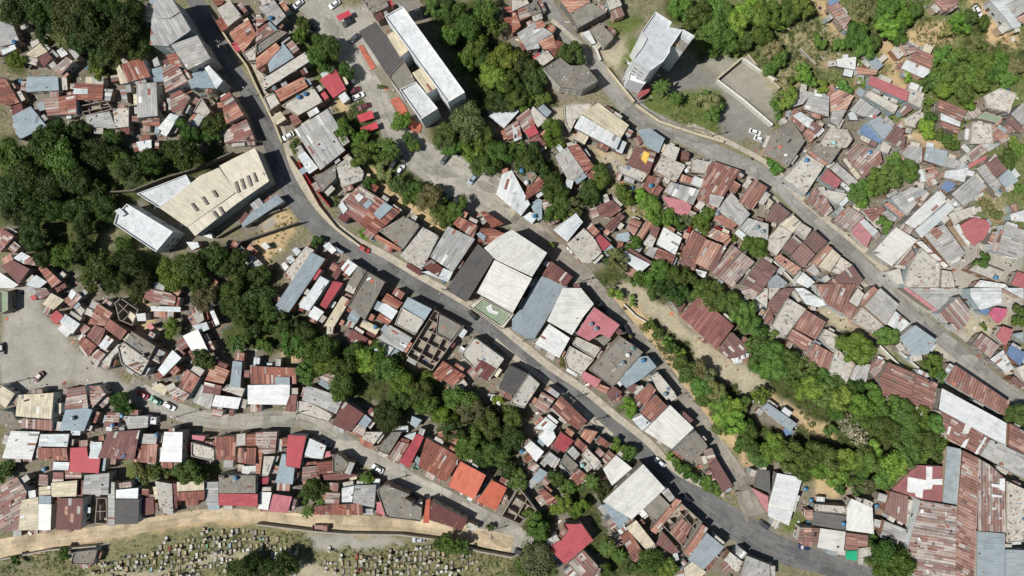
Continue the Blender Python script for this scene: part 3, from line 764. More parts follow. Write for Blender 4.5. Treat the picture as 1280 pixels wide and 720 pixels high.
def make_tin():
    m, nt, b, N, L = mat('corrugated_tin')
    col, a, pos, uv = base_nodes(nt)
    # uv: u across the sheets (m), v along them (m)
    st = noise(nt, vmap(nt, uv, (1.6, .22, 1)), 1.0, 5, .7)
    st2 = noise(nt, vmap(nt, pos, (1, 1, 1)), .55, 4, .65)
    f = mul(nt, mul(nt, ramp_val(nt, st, .42, .68), ramp_val(nt, st2, .3, .7)), a)
    rust = ramp(nt, noise(nt, pos, 1.3, 3), [(.3, (*lin((112, 58, 44)), 1)), (.7, (*lin((158, 92, 70)), 1))])
    c = mix(nt, f, col, rust)
    # grime and pale patches, rain streaks down the sheets
    c = mix(nt, .85, c, ramp(nt, noise(nt, vmap(nt, uv, (1.1, .12, 1)), 1.0, 5, .65), [(.3, grey(.72)), (.48, grey(.98)), (.62, grey(1.03)), (.75, grey(1.14))]), 'MULTIPLY')
    c = mix(nt, .7, c, ramp(nt, noise(nt, pos, .28, 4, .6), [(.3, grey(.76)), (.5, grey(1)), (.7, grey(1.08))]), 'MULTIPLY')
    c = mix(nt, .8, c, ramp(nt, noise(nt, pos, 2.2, 4, .7), [(.25, grey(.62)), (.5, grey(.98)), (.75, grey(1.18))]), 'MULTIPLY')
    w = nt.nodes.new('ShaderNodeTexWave'); w.wave_type = 'BANDS'; w.bands_direction = 'X'; w.inputs['Scale'].default_value = .62/2
    L(vmap(nt, uv, (1, 1, 1)), w.inputs['Vector'])
    c = mix(nt, mul(nt, mul(nt, a, .75), .06, 'ADD'), c, ramp(nt, w.outputs['Fac'], [(0, grey(.55)), (.4, grey(1)), (.85, grey(1.05)), (1, grey(1.3))]), 'MULTIPLY')
    L(c, b.inputs['Base Color'])
    b.inputs['Roughness'].default_value = .62; b.inputs['Metallic'].default_value = 0.0
    b.inputs['Specular IOR Level'].default_value = .35
    w2 = nt.nodes.new('ShaderNodeTexWave'); w2.wave_type = 'BANDS'; w2.bands_direction = 'X'; w2.inputs['Scale'].default_value = 1.1
    L(uv, w2.inputs['Vector'])
    bump(nt, w2.outputs['Fac'], .35, .03, b)
    return m
def ramp_val(nt, fac, lo, hi):
    r = nt.nodes.new('ShaderNodeMapRange'); r.inputs['From Min'].default_value = lo; r.inputs['From Max'].default_value = hi
    nt.links.new(fac, r.inputs['Value']); return r.outputs['Result']
def make_conc(name='stained_concrete', amt=1.0):
    m, nt, b, N, L = mat(name)
    col, a, pos, uv = base_nodes(nt)
    c = mix(nt, .9*amt, col, ramp(nt, noise(nt, pos, .35, 5, .7), [(.3, grey(.75)), (.5, grey(1)), (.75, grey(1.2))]), 'MULTIPLY')
    c = mix(nt, .8*amt, c, ramp(nt, noise(nt, pos, 1.7, 4, .75), [(.28, grey(.5)), (.42, grey(1.0)), (.75, grey(1.15))]), 'MULTIPLY')
    warm = ramp(nt, noise(nt, pos, .9, 3), [(.5, (1, 1, 1, 1)), (.8, (1.02, .93, .82, 1))])
    c = mix(nt, 1.0, c, warm, 'MULTIPLY')
    # a few dark mildew blots where alpha asks for it
    blot = ramp_val(nt, noise(nt, pos, .8, 5, .7), .53, .66)
    c = mix(nt, mul(nt, blot, a), c, (*lin((88, 84, 76)), 1))
    L(c, b.inputs['Base Color']); b.inputs['Roughness'].default_value = .9; b.inputs['Specular IOR Level'].default_value = .2
    bump(nt, noise(nt, pos, 3.5, 4), .3, .05, b)
    return m
def make_wall():
    m, nt, b, N, L = mat('block_wall')
    col, a, pos, uv = base_nodes(nt)
    br = nt.nodes.new('ShaderNodeTexBrick'); br.inputs['Scale'].default_value = 1; br.inputs['Brick Width'].default_value = .4
    br.inputs['Row Height'].default_value = .2; br.inputs['Mortar Size'].default_value = .012
    br.inputs['Color1'].default_value = grey(1); br.inputs['Color2'].default_value = grey(.88); br.inputs['Mortar'].default_value = grey(.8)
    L(uv, br.inputs['Vector'])
    c = mix(nt, a, col, mix(nt, 1, col, br.outputs['Color'], 'MULTIPLY'))
    c = mix(nt, .8, c, ramp(nt, noise(nt, pos, .8, 5, .7), [(.25, grey(.6)), (.55, grey(1)), (.8, grey(1.1))]), 'MULTIPLY')
    L(c, b.inputs['Base Color']); b.inputs['Roughness'].default_value = .9; b.inputs['Specular IOR Level'].default_value = .2
    return m
def make_ground():
    m, nt, b, N, L = mat('ground_cover')
    col, a, pos, uv = base_nodes(nt)
    n1 = noise(nt, pos, .12, 6, .7); n2 = noise(nt, pos, .7, 5, .75); n3 = noise(nt, pos, 3.0, 4, .7)
    c = mix(nt, .9, col, ramp(nt, n1, [(.3, grey(.75)), (.7, grey(1.2))]), 'MULTIPLY')
    c = mix(nt, mul(nt, mul(nt, a, .5), .4, 'ADD'), c, ramp(nt, n2, [(.28, grey(.6)), (.5, grey(1)), (.72, grey(1.25))]), 'MULTIPLY')
    c = mix(nt, mul(nt, mul(nt, a, .6), .25, 'ADD'), c, ramp(nt, n3, [(.3, grey(.65)), (.7, grey(1.2))]), 'MULTIPLY')
    # tufts of grass where alpha (weediness) is high
    g = mul(nt, ramp_val(nt, noise(nt, pos, .9, 6, .8), .47, .56), a)
    gc = ramp(nt, noise(nt, pos, 2.5, 3), [(.3, (*alb((62, 80, 38)), 1)), (.7, (*alb((118, 132, 74)), 1))])
    c = mix(nt, g, c, gc)
    L(c, b.inputs['Base Color']); b.inputs['Roughness'].default_value = .95; b.inputs['Specular IOR Level'].default_value = .1
    bump(nt, noise(nt, pos, 1.8, 5, .75), .8, .35, b)
    return m
def make_road(name, base, var=.5, patches=True):
    m, nt, b, N, L = mat(name)
    col, a, pos, uv = base_nodes(nt)
    c = mix(nt, 1, col, ramp(nt, noise(nt, pos, .18, 5, .65), [(.3, grey(1-var*.45)), (.7, grey(1+var*.3))]), 'MULTIPLY')
    c = mix(nt, .8, c, ramp(nt, noise(nt, pos, 1.4, 5, .75), [(.3, grey(.8)), (.7, grey(1.12))]), 'MULTIPLY')
    # wear along the lane: streaks that follow the road
    s = noise(nt, vmap(nt, uv, (.9, .05, 1)), 1.0, 4, .6)
    c = mix(nt, .9, c, ramp(nt, s, [(.3, grey(.78)), (.5, grey(1)), (.7, grey(1.13))]), 'MULTIPLY')
    if patches:
        vo = nt.nodes.new('ShaderNodeTexVoronoi'); vo.feature = 'DISTANCE_TO_EDGE'; vo.inputs['Scale'].default_value = .16
        nz = nt.nodes.new('ShaderNodeTexNoise'); nz.inputs['Scale'].default_value = .6; L(pos, nz.inputs['Vector'])
        ad = nt.nodes.new('ShaderNodeVectorMath'); ad.operation = 'MULTIPLY_ADD'; L(nz.outputs['Color'], ad.inputs[0]); ad.inputs[1].default_value = (2, 2, 2); L(pos, ad.inputs[2])
        L(ad.outputs[0], vo.inputs['Vector'])
        c = mix(nt, .55, c, ramp(nt, vo.outputs['Distance'], [(0, grey(.55)), (.035, grey(1)), (1, grey(1))]), 'MULTIPLY')
    vp = nt.nodes.new('ShaderNodeTexVoronoi'); vp.distance = 'CHEBYCHEV'; vp.inputs['Scale'].default_value = .2; L(vmap(nt, uv, (1.3, .7, 1)), vp.inputs['Vector'])
    sp = nt.nodes.new('ShaderNodeSeparateColor'); L(vp.outputs['Color'], sp.inputs['Color'])
    c = mix(nt, .8, c, ramp(nt, sp.outputs['Red'], [(.0, grey(.7)), (.16, grey(.74)), (.2, grey(1)), (.78, grey(1.0)), (.84, grey(1.2))]), 'MULTIPLY')
    oil = ramp_val(nt, noise(nt, pos, .55, 5, .7), .58, .7)
    c = mix(nt, mul(nt, oil, .4), c, grey(.06))
    L(c, b.inputs['Base Color']); b.inputs['Roughness'].default_value = .88; b.inputs['Specular IOR Level'].default_value = .25
    bump(nt, noise(nt, pos, 4, 3), .3, .03, b)
    return m
def make_leaf():
    m, nt, b, N, L = mat('leaves')
    col, a, pos, uv = base_nodes(nt)
    oi = nt.nodes.new('ShaderNodeObjectInfo')
    c = mix(nt, 1, oi.outputs['Color'], col, 'MULTIPLY')
    c = mix(nt, .8, c, ramp(nt, noise(nt, pos, .35, 3), [(.3, (.72, .8, .75, 1)), (.7, (1.25, 1.15, 1.05, 1))]), 'MULTIPLY')
    L(c, b.inputs['Base Color']); b.inputs['Roughness'].default_value = .55; b.inputs['Specular IOR Level'].default_value = .3
    tr = nt.nodes.new('ShaderNodeBsdfTranslucent'); L(mix(nt, 1, c, (1.1, 1.15, .7, 1), 'MULTIPLY'), tr.inputs['Color'])
    ms = nt.nodes.new('ShaderNodeMixShader'); ms.inputs[0].default_value = .4
    L(b.outputs[0], ms.inputs[1]); L(tr.outputs[0], ms.inputs[2]); L(ms.outputs[0], nt.nodes['Material Output'].inputs['Surface'])
    return m
def make_plain(name, rough=.5, metal=0., spec=.5, coat=0.):
    m, nt, b, N, L = mat(name)
    col, a, pos, uv = base_nodes(nt)
    c = mix(nt, .5, col, ramp(nt, noise(nt, pos, 3, 3), [(.3, grey(.8)), (.7, grey(1.1))]), 'MULTIPLY')
    L(c, b.inputs['Base Color']); b.inputs['Roughness'].default_value = rough; b.inputs['Metallic'].default_value = metal
    b.inputs['Specular IOR Level'].default_value = spec; b.inputs['Coat Weight'].default_value = coat
    return m
M = dict(tin=make_tin(), conc=make_conc(), wall=make_wall(), ground=make_ground(),
         asphalt=make_road('worn_asphalt', 0), concrete=make_road('worn_concrete_road', 0), dirtroad=make_road('dirt_road', 0, .8, False),
         leaf=make_leaf(), bark=make_plain('bark', .9), plastic=make_plain('tank_plastic', .4), paint=make_plain('car_paint', .4, 0, .5, .2),
         glass=make_plain('dark_glass', .3, 0, .5), stone=make_conc('tomb_plaster', .7), metal=make_plain('weathered_metal', .5, .3))

# ------------------------------------------------------------- palette: observed colour of each roof kind
PAL = {
 'r': [(150,90,74),(130,76,64),(162,106,88),(182,138,122),(116,68,58),(142,84,68)],
 'k': [(112,66,64),(120,74,70),(104,60,58),(132,88,82)],
 'm': [(166,130,118),(186,174,166),(140,98,90),(154,146,140),(198,190,182),(142,92,84),(176,154,144),(128,110,104)],
 'o': [(186,130,108),(174,114,94),(200,158,136),(192,140,118)],
 'g': [(174,177,176),(162,166,166),(188,189,186),(178,176,170)],
 'b': [(150,168,178),(158,174,182),(146,160,168)],
 'w': [(218,225,228),(228,230,228),(206,214,216)],
 'W': [(238,240,240),(242,242,236),(230,234,236)],
 'c': [(194,190,182)], 'd': [(138,134,126)], 't': [(212,202,174),(205,196,170),(218,208,182)],
 'T': [(218,212,190),(224,217,196),(212,206,184)], 's': [(82,82,82),(76,77,78),(88,87,86)],
 'P': [(186,74,84),(194,84,92),(172,66,76)], 'q': [(134,62,58),(142,70,64),(164,100,92),(128,60,56),(150,78,70)], 'p': [(204,124,134),(196,116,126)], 'O': [(206,108,84),(212,116,92),(194,104,82)],
 'B': [(70,120,172),(84,136,184)], 'N': [(140,156,134),(134,150,130)], 'L': [(226,226,220),(220,220,214),(230,228,220)], 'Y': [(232,194,96)], 'C': [(190,196,202)], 'V': [(214,219,222)],
 'K': [(156,62,70),(148,58,64),(164,70,76)], 'M': [(206,62,116)], 'J': [(46,168,128)], 'u': [(150,142,130)], 'y': [(150,142,130)],
}
RUST = {'r': .8, 'k': .5, 'm': .9, 'o': .8, 'g': .28, 'b': .06, 'w': .1, 'W': 0, 't': .22, 'T': .03, 's': .1, 'P': .05, 'p': .15, 'O': .04, 'K': .1, 'L': .04, 'q': .35}
CONC = set('cdCVNJYu')      # flat slabs
FLATSHEET = set()
def jit(c, s): return tuple(max(0, v*(1+random.uniform(-s, s))) for v in c)
def paled(c, wx):
    """paints haze into the sheet roof colours, growing to the right: paler, less saturated"""
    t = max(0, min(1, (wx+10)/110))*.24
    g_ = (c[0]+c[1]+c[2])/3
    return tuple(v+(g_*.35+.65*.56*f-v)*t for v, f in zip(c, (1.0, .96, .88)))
def jitg(c, s):
    k = 1+random.uniform(-s, s); return tuple(v*k for v in c)

# ------------------------------------------------------------- houses
T0 = [0, 0]
houses = []
ROOFPOLYS = []           # world polygons at roof height for junk, plus ground mask
HJ = 0.0
def roof_section(code, h, pts, parent, org, accent=False, nm='roof'):
    h0 = h; h = h+HJ
    P = [W(x, y, h0) for x, y in pts]
    P0, P1 = P[0], P[1]; poly = ccw(P)
    A = abs(area(poly))
    d = (P1[0]-P0[0], P1[1]-P0[1]); L = math.hypot(*d) or 1; d = (d[0]/L, d[1]/L); q = (-d[1], d[0])
    cen = centroid(poly)
    sv = [(p[0]-cen[0])*d[0]+(p[1]-cen[1])*d[1] for p in poly]; tv = [(p[0]-cen[0])*q[0]+(p[1]-cen[1])*q[1] for p in poly]
    s0, s1, t0, t1 = min(sv), max(sv), min(tv), max(tv)
    mb = MB()
    if code in CONC:
        base = jitg(alb(PAL[code][0]), .10)
        al = random.choice([.2, .5, .9]) if code in 'cd' else (.25 if code == 'V' else .1)
        if code == 'u':
            # roofless cells: floor slab, outer and inner walls
            wc = (*jitg(alb((168, 158, 146)), .1), .3); fl = (*jitg(alb((164, 154, 142)), .1), .7)
            fz = .25 if h < 4.2 else h*.32
            mb.prism(inset(poly, .1), .02, fz, fl)
            f = mb.build('floor', M['conc'], parent, org)
            wb = MB(); th = .25
            ip = inset(poly, th)
            for i in range(len(poly)):
                j = (i+1) % len(poly); wb.prism([poly[i], poly[j], ip[j], ip[i]], 0, h*random.uniform(.85, 1), wc)
            ns = max(2, int((s1-s0)/3.2)); nt_ = max(2, int((t1-t0)/3.2))
            def bar(cx, cy, lx, ly, hh):
                r = []
                for a_, b_ in ((-1, -1), (1, -1), (1, 1), (-1, 1)):
                    r.append((cen[0]+d[0]*(cx+a_*lx/2)+q[0]*(cy+b_*ly/2), cen[1]+d[1]*(cx+a_*lx/2)+q[1]*(cy+b_*ly/2)))
                r = ccw(r)
                for i in range(len(ip)):
                    a_ = ip[i]; b_ = ip[(i+1) % len(ip)]; nx, ny = (b_[1]-a_[1]), -(b_[0]-a_[0]); l = math.hypot(nx, ny) or 1
                    r = clip(r, nx/l, ny/l, (a_[0]*nx+a_[1]*ny)/l)
                    if len(r) < 3: return
                wb.prism(r, .2, hh, wc)
            for i in range(1, ns):
                x = s0+(s1-s0)*i/ns+random.uniform(-.4, .4)
                bar(x, (t0+t1)/2+random.uniform(-1, 1), .2, (t1-t0)*random.uniform(.55, 1), h*.92)
            for j in range(1, nt_):
                y = t0+(t1-t0)*j/nt_+random.uniform(-.4, .4)
                bar((s0+s1)/2+random.uniform(-1, 1), y, (s1-s0)*random.uniform(.55, 1), .2, h*.9)
            wb.build('wall', M['wall'], parent, org)
            return poly, base
        mb.prism(poly, h-.22, h, (*base, al), bottom=True)
        if A > 12 and (code in 'CV' or random.random() < .75):
            ph = random.uniform(.25, .6) if code not in 'CV' else .7; th = .18
            pc = (*jitg(alb((196, 190, 178)) if code != 'd' else alb((150, 144, 134)), .12), .1)
            if code in 'CV': pc = (*alb((236, 238, 238)), 0)
            ip = inset(poly, th)
            for i in range(len(poly)):
                if random.random() < .12 and code in 'cd': continue
                j = (i+1) % len(poly); mb.prism([poly[i], poly[j], ip[j], ip[i]], h+.002, h+ph, pc)
        if A > 25 and code in 'cd':
            # column stubs waiting for a second storey, small slab bits
            for p in inset(poly, .45):
                if random.random() < .6: mb.box((p[0], p[1], h), (.28, .28, random.uniform(.5, 1.1)), math.atan2(d[1], d[0]), (*alb((160, 152, 140)), 0))
        mb.build(nm, M['conc'], parent, org)
    else:
        pal = PAL[code]; rust = RUST.get(code, .1)
        big = h >= 6 and A > 150
        rise = min(.09*(s1-s0), .55)*random.choice([-1, 1]) if not big else .05*(s1-s0)*random.choice([-1, 1])
        if code in 'TV': rise = 0.4
        span = max(s1-s0, .1)
        zf = lambda x, y: h + rise*(((x-cen[0])*d[0]+(y-cen[1])*d[1]-(s0+s1)/2)/span)
        edgec = (*jitg(alb(pal[0]), .1), rust)
        mb.prism(poly, lambda x, y: zf(x, y)-.10, lambda x, y: zf(x, y)-.012, edgec, bottom=True)
        sw = random.choice([.8, .9, 1.05]); sl = random.choice([2.4, 3.0, 3.6]) if code not in ('T', 'L', 'W', 'J', 'Y', 'B') else 12
        uniform_ = code in ('L', 'b', 'W', 'T', 's', 'P', 'p', 'O', 'K', 'B', 'Y', 'J', 'M', 'N') or (code in 'kw' and random.random() < .6)
        base = random.choice(pal); row = 0
        y = t0-random.uniform(0, sw*.5); ny = 0
        while y < t1:
            x = s0; colr = base if uniform_ or random.random() < .45 else random.choice(pal)
            while x < s1:
                xe = min(x+sl*random.uniform(.85, 1.12), s1+.01)
                if s1-xe < sl*.35: xe = s1+.01
                cell = [(cen[0]+d[0]*u_+q[0]*v_, cen[1]+d[1]*u_+q[1]*v_) for u_, v_ in ((x, y), (xe, y), (xe, y+sw), (x, y+sw))]
                r = ccw(poly)
                for nx, ny_, dd in ((d[0], d[1], xe), (-d[0], -d[1], -x), (q[0], q[1], y+sw), (-q[0], -q[1], -y)):
                    off = nx*cen[0]+ny_*cen[1]
                    r = clip(r, nx, ny_, dd+off)
                    if len(r) < 3: break
                if len(r) >= 3 and abs(area(r)) > .02:
                    c = colr if random.random() < (.93 if uniform_ else .62) else random.choice(pal)
                    if code in 'rko' and random.random() < .08: c = random.choice([(205,200,192),(182,180,176),(196,150,130),(98,72,64),(150,140,132)])
                    if code in 'gwt' and random.random() < .05: c = random.choice([(150,98,82),(238,240,240),(140,140,138)])
                    cc = jitg(paled(alb(c), cen[0]), .035 if uniform_ else .12); dz = random.uniform(0, .05)
                    # slight lift outward gives lapped sheets
                    mb.face([(px, py, zf(px, py)+dz) for px, py in r], (*cc, min(1, rust*random.uniform(.5, 1.3))),
                            [((px-cen[0])*q[0]+(py-cen[1])*q[1], (px-cen[0])*d[0]+(py-cen[1])*d[1]) for px, py in r])
                x = xe
            y += sw; row += 1
        mb.build(nm, M['tin'], parent, org)
    return poly, alb(PAL[code][0])

WALLC = [(205,200,190),(178,172,162),(150,142,130),(196,176,150),(208,214,214),(168,150,134),(170,186,190),(206,176,160),(158,118,96),(140,136,130)]
def door_mesh():
    mb = MB(); c = (*alb((96, 66, 48)), 0); f = (*alb((190, 186, 178)), 0)
    mb.box((0, -.03, 0), (.9, .06, 2.05), 0, c)
    for x in (-.5, .5): mb.box((x, -.04, 0), (.1, .1, 2.15), 0, f)
    mb.box((0, -.04, 2.05), (.9, .1, .1), 0, f)
    return mb.mesh('door', M['plastic'])
def frame_mesh():
    mb = MB(); f = (*alb((200, 198, 190)), 0)
    for x in (-.6, .6, 0): mb.box((x, -.05, 0), (.08 if x else .05, .1, 1.1), 0, f)
    for z in (-.08, 1.1): mb.box((0, -.06, z), (1.36, .14, .08), 0, f)
    return mb.mesh('window', M['plastic'])
def pane_mesh():
    mb = MB(); mb.box((0, -.02, 0), (1.14, .03, 1.1), 0, (*alb((40, 48, 54)), 0)); return mb.mesh('pane', M['glass'])
DOOR, FRAME, PANE = door_mesh(), frame_mesh(), pane_mesh()
NAMES = {'r': 'rusty red-brown tin', 'k': 'dark maroon tin', 'm': 'patchy rust-and-grey tin', 'o': 'pale orange rusted tin', 'g': 'dull grey tin', 'b': 'blue-grey tin',
 'w': 'whitish metal', 'W': 'bright white metal', 'c': 'pale concrete slab', 'd': 'dark stained concrete', 't': 'beige sheet', 'T': 'cream metal', 's': 'charcoal black sheet', 'L': 'light grey metal', 'q': 'ribbed red-brown metal',
 'P': 'bright red painted metal', 'p': 'faded pink', 'O': 'bright orange', 'B': 'vivid blue', 'N': 'green', 'Y': 'yellow tarp', 'C': 'blue-white concrete', 'V': 'white concrete', 'K': 'deep red with white panels',
 'M': 'magenta', 'J': 'emerald green', 'u': 'no roof at all', 'y': 'open yard'}

def do_house(secs, label=None, cat=None):
    # origin: centroid of the largest section at the ground
    big = max(secs, key=lambda s: abs(area(s[2])))
    c = W(*centroid(big[2]), big[1])
    kinds = [s[0] for s in secs]
    name = 'house'
    if cat: name = cat.replace(' ', '_')
    elif set(kinds) == {'u'}: name = 'roofless_building'
    elif sum(abs(area(s[2])) for s in secs) < 13*13*1.6: name = 'shed'
    root = empty(name, (c[0], c[1], 0)); org = (c[0], c[1])
    wc = (*jitg(alb(random.choice(WALLC)), .08), random.choice([0, 0, 1, 1]))
    if 'V' in kinds: wc = (*alb((234, 238, 240)), 0)
    if kinds == ['T'] or 'T' in kinds: wc = (*alb((170, 176, 172)), 0)
    polys = []
    global HJ
    hj0 = random.uniform(-.16, .16)
    for si, (code, h, pts) in enumerate(secs):
        if abs(area(pts)) < 1: continue
        lying = any(o[2] is not pts and abs(area(o[2])) > 1.5*abs(area(pts)) and 0 < h-o[1] <= .35 and inside(centroid(pts), o[2]) for o in secs)
        HJ = hj0+.013*si+(.12 if lying else 0)
        poly, base = roof_section(code, h, pts, root, org, nm='roof_panel' if lying else 'roof')
        polys.append((code, h, poly))
        ROOFPOLYS.append((code, h, poly))
        if code == 'u': continue
        # accent panels lying on a bigger roof of the same thing carry no wall of their own
        if lying: continue
        wb = MB()
        ip = inset(poly, .22 if code not in CONC else .02)
        sgn = area(ip)
        if sgn < .5: ip = poly
        wb.prism(ip, 0, h+HJ-.30 if code not in CONC else h+HJ-.225, wc, top=False)
        wb.build('wall', M['wall'], root, org)
    # openings on the main section's wall that faces the town centre (and, on tall blocks, one row a storey)
    code, h, poly = max(polys, key=lambda s: abs(area(s[2])))
    if code != 'u' and h >= 3.4:
        ip = inset(poly, .22 if code not in CONC else .02); n = len(ip); best = []
        cx, cy = centroid(ip)
        for i in range(n):
            a, b = ip[i], ip[(i+1) % n]; L = math.hypot(b[0]-a[0], b[1]-a[1])
            if L < 2.6: continue
            nx, ny = (b[1]-a[1])/L, -(b[0]-a[0])/L
            mx, my = (a[0]+b[0])/2, (a[1]+b[1])/2
            r = math.hypot(mx, my) or 1
            best.append((-(nx*mx+ny*my)/r, a, b, L))
        best.sort(key=lambda t: -t[0])
        for k, (sc, a, b, L) in enumerate(best[:2 if h < 10 else 4]):
            ang = math.atan2(b[1]-a[1], b[0]-a[0])
            levels = [0]+[3.0*i for i in range(1, int((h-1.2)//3.0)+ (1 if h < 10 else 0))]
            levels = [z for z in levels if z+2.4 < h]
            nwin = max(1, min(8 if h > 10 else 2, int(L/3)))
            for li, z in enumerate(levels):
                for w in range(nwin):
                    t = (w+1)/(nwin+1) if nwin > 1 else .72
                    if k == 0 and li == 0 and w == 0 and nwin > 1: t = t+.02
                    x = a[0]+(b[0]-a[0])*t-org[0]; y = a[1]+(b[1]-a[1])*t-org[1]
                    o = bpy.data.objects.new('window', FRAME); C.objects.link(o); o.parent = root; o.location = (x, y, z+1.05); o.rotation_euler = (0, 0, ang)
                    p = bpy.data.objects.new('pane', PANE); C.objects.link(p); p.parent = o
            if k == 0:
                t = .3 if nwin < 2 else .5/(nwin+1)
                t = max(t, .6/L)
                o = bpy.data.objects.new('door', DOOR); C.objects.link(o); o.parent = root
                o.location = (a[0]+(b[0]-a[0])*t-org[0], a[1]+(b[1]-a[1])*t-org[1], 0); o.rotation_euler = (0, 0, ang)
    cp = centroid(big[2])
    houses.append(dict(root=root, secs=secs, px=cp, label=label, cat=cat, name=name, A=sum(abs(area(s[2])) for s in secs)))
def inside(p, poly):
    x, y = p; c = False; n = len(poly)
    for i in range(n):
        a = poly[i]; b = poly[i-1]
        if (a[1] > y) != (b[1] > y) and x < (b[0]-a[0])*(y-a[1])/(b[1]-a[1])+a[0]: c = not c
    return c

all_secs = []
for line in DATA.strip().split('\n'):
    line = line.strip()
    if not line: continue
    if line.startswith('T '):
        _, a, b = line.split(); T0 = [float(a), float(b)]; continue
    label = cat = None
    if '@' in line: line, label, cat = [t.strip() for t in line.split('@')]
    for hs in line.split('|'):
        secs = []
        for s in hs.split(';'):
            head, pts = s.split(':'); code, h = head.split(); h = float(h)
            pts = [(T0[0]+float(p.split(',')[0])/4, T0[1]+float(p.split(',')[1])/4) for p in pts.split()]
            secs.append((code, h, pts))
        do_house(secs, label, cat)
# ------------------------------------------------------------- parse the rest of the layout
SEC = defaultdict(list); cur = None
for line in EXTRA.strip().split('\n'):
    line = line.strip()
    if not line or line.startswith('#'): continue
    if line.isupper() and ',' not in line and ':' not in line: cur = line; continue
    SEC[cur].append(line)
def pl(s): return [tuple(float(v) for v in t.split(',')) for t in s.split()]

# ------------------------------------------------------------- ground: one sheet to the horizon
X0, X1, Y0, Y1, ST = -205, 205, -122, 122, .5
xs = np.arange(X0, X1+.01, ST); ys = np.arange(Y0, Y1+.01, ST)
nx, ny = len(xs), len(ys)
GX, GY = np.meshgrid(xs, ys)
col = np.zeros((ny, nx, 4), np.float32)
def cls(rgb, weed): return (*alb(rgb), weed)
CL = dict(base=cls((150, 142, 118), .75), dirt=cls((208, 182, 142), .12), dry=cls((172, 160, 126), .7), grass=cls((112, 124, 70), .8), conc=cls((178, 174, 164), 0.0),
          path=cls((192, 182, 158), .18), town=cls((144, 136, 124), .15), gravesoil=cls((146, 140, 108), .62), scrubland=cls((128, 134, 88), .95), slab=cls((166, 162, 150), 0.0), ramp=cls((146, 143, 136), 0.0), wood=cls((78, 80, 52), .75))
col[:] = CL['base']
flat = np.zeros((ny, nx), np.float32)
def paint(poly, c, grow=0, fl=True):
    poly = ccw(list(poly))
    if grow: poly = inset(poly, -grow)
    a = np.array(poly); x0, y0 = a.min(0); x1, y1 = a.max(0)
    i0 = max(0, int((x0-X0)/ST)); i1 = min(nx, int((x1-X0)/ST)+2); j0 = max(0, int((y0-Y0)/ST)); j1 = min(ny, int((y1-Y0)/ST)+2)
    if i0 >= i1 or j0 >= j1: return
    gx = GX[j0:j1, i0:i1]+NX[j0:j1, i0:i1]; gy = GY[j0:j1, i0:i1]+NY[j0:j1, i0:i1]
    m = np.zeros(gx.shape, bool); n = len(poly)
    for i in range(n):
        p, q = poly[i], poly[i-1]
        if p[1] == q[1]: continue
        m ^= ((p[1] > gy) != (q[1] > gy)) & (gx < (q[0]-p[0])*(gy-p[1])/(q[1]-p[1])+p[0])
    if c is not None: col[j0:j1, i0:i1][m] = c
    if fl: flat[j0:j1, i0:i1][m] = 1
rng = np.random.default_rng(5)
def smooth(a, k):
    for _ in range(3):
        for ax in (0, 1):
            c = np.cumsum(np.pad(a, [(k+1, k) if i == ax else (0, 0) for i in (0, 1)], mode='edge'), axis=ax)
            a = (np.take(c, range(2*k+1, c.shape[ax]), axis=ax)-np.take(c, range(0, c.shape[ax]-2*k-1), axis=ax))/(2*k+1)
    return a
def nfield(k, amp):
    a = smooth(rng.standard_normal((ny, nx)), k); return (a/a.std()*amp).astype(np.float32)
NX = nfield(3, .7)+nfield(1, .25); NY = nfield(3, .7)+nfield(1, .25)
trees = []
for line in SEC['TREES']:
    zone, rest = line.split(';')
    for t in rest.split():
        x, y, r, k = t.split(',')
        if float(r) > 2: trees.append((float(x), float(y), float(r), k, zone.strip()))
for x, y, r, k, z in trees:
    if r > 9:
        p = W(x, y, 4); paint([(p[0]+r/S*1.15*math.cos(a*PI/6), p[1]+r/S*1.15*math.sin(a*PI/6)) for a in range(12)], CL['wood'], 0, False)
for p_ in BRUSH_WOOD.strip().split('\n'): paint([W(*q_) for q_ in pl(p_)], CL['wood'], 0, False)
ROAD = []
for line in SEC['ROADS']:
    head, pts = line.split(':'); nm, kind = head.split(); ROAD.append((nm, kind, pl(pts)))
def ribbon(pts, extra=0):
    """densified centre line in world metres with half widths"""
    P = [(*W(p[0], p[1]), p[2]/S/2+extra) for p in pts]; out = []
    n = len(P)
    def cr(a, b, c, d, t): return .5*(2*b+(c-a)*t+(2*a-5*b+4*c-d)*t*t+(3*b-a-3*c+d)*t**3)
    for i in range(n-1):
        a, b, c, d = P[max(i-1, 0)], P[i], P[i+1], P[min(i+2, n-1)]
        for k in range(8):
            t = k/8; out.append(tuple(cr(a[j], b[j], c[j], d[j], t) for j in range(3)))
    out.append(P[-1]); return out
RP = [p for nm, kd, pts in ROAD for p in ribbon(pts)]+[p for l in SEC['PAVE'] if pl(l)[0][2] for p in ribbon(pl(l))]
def onroad(x, y, m=.3): return any((x-a)**2+(y-b)**2 < (w+m)**2 for a, b, w in RP)
cellmap = defaultdict(list)
def reg(rp):
    xs_ = [p[0] for p in rp[2]]; ys_ = [p[1] for p in rp[2]]
    for i in range(int(min(xs_)//8), int(max(xs_)//8)+1):
        for j in range(int(min(ys_)//8), int(max(ys_)//8)+1): cellmap[(i, j)].append(rp)
for rp in ROOFPOLYS: reg(rp)
def ROOFNEAR(x, y): return cellmap.get((int(x//8), int(y//8)), [])
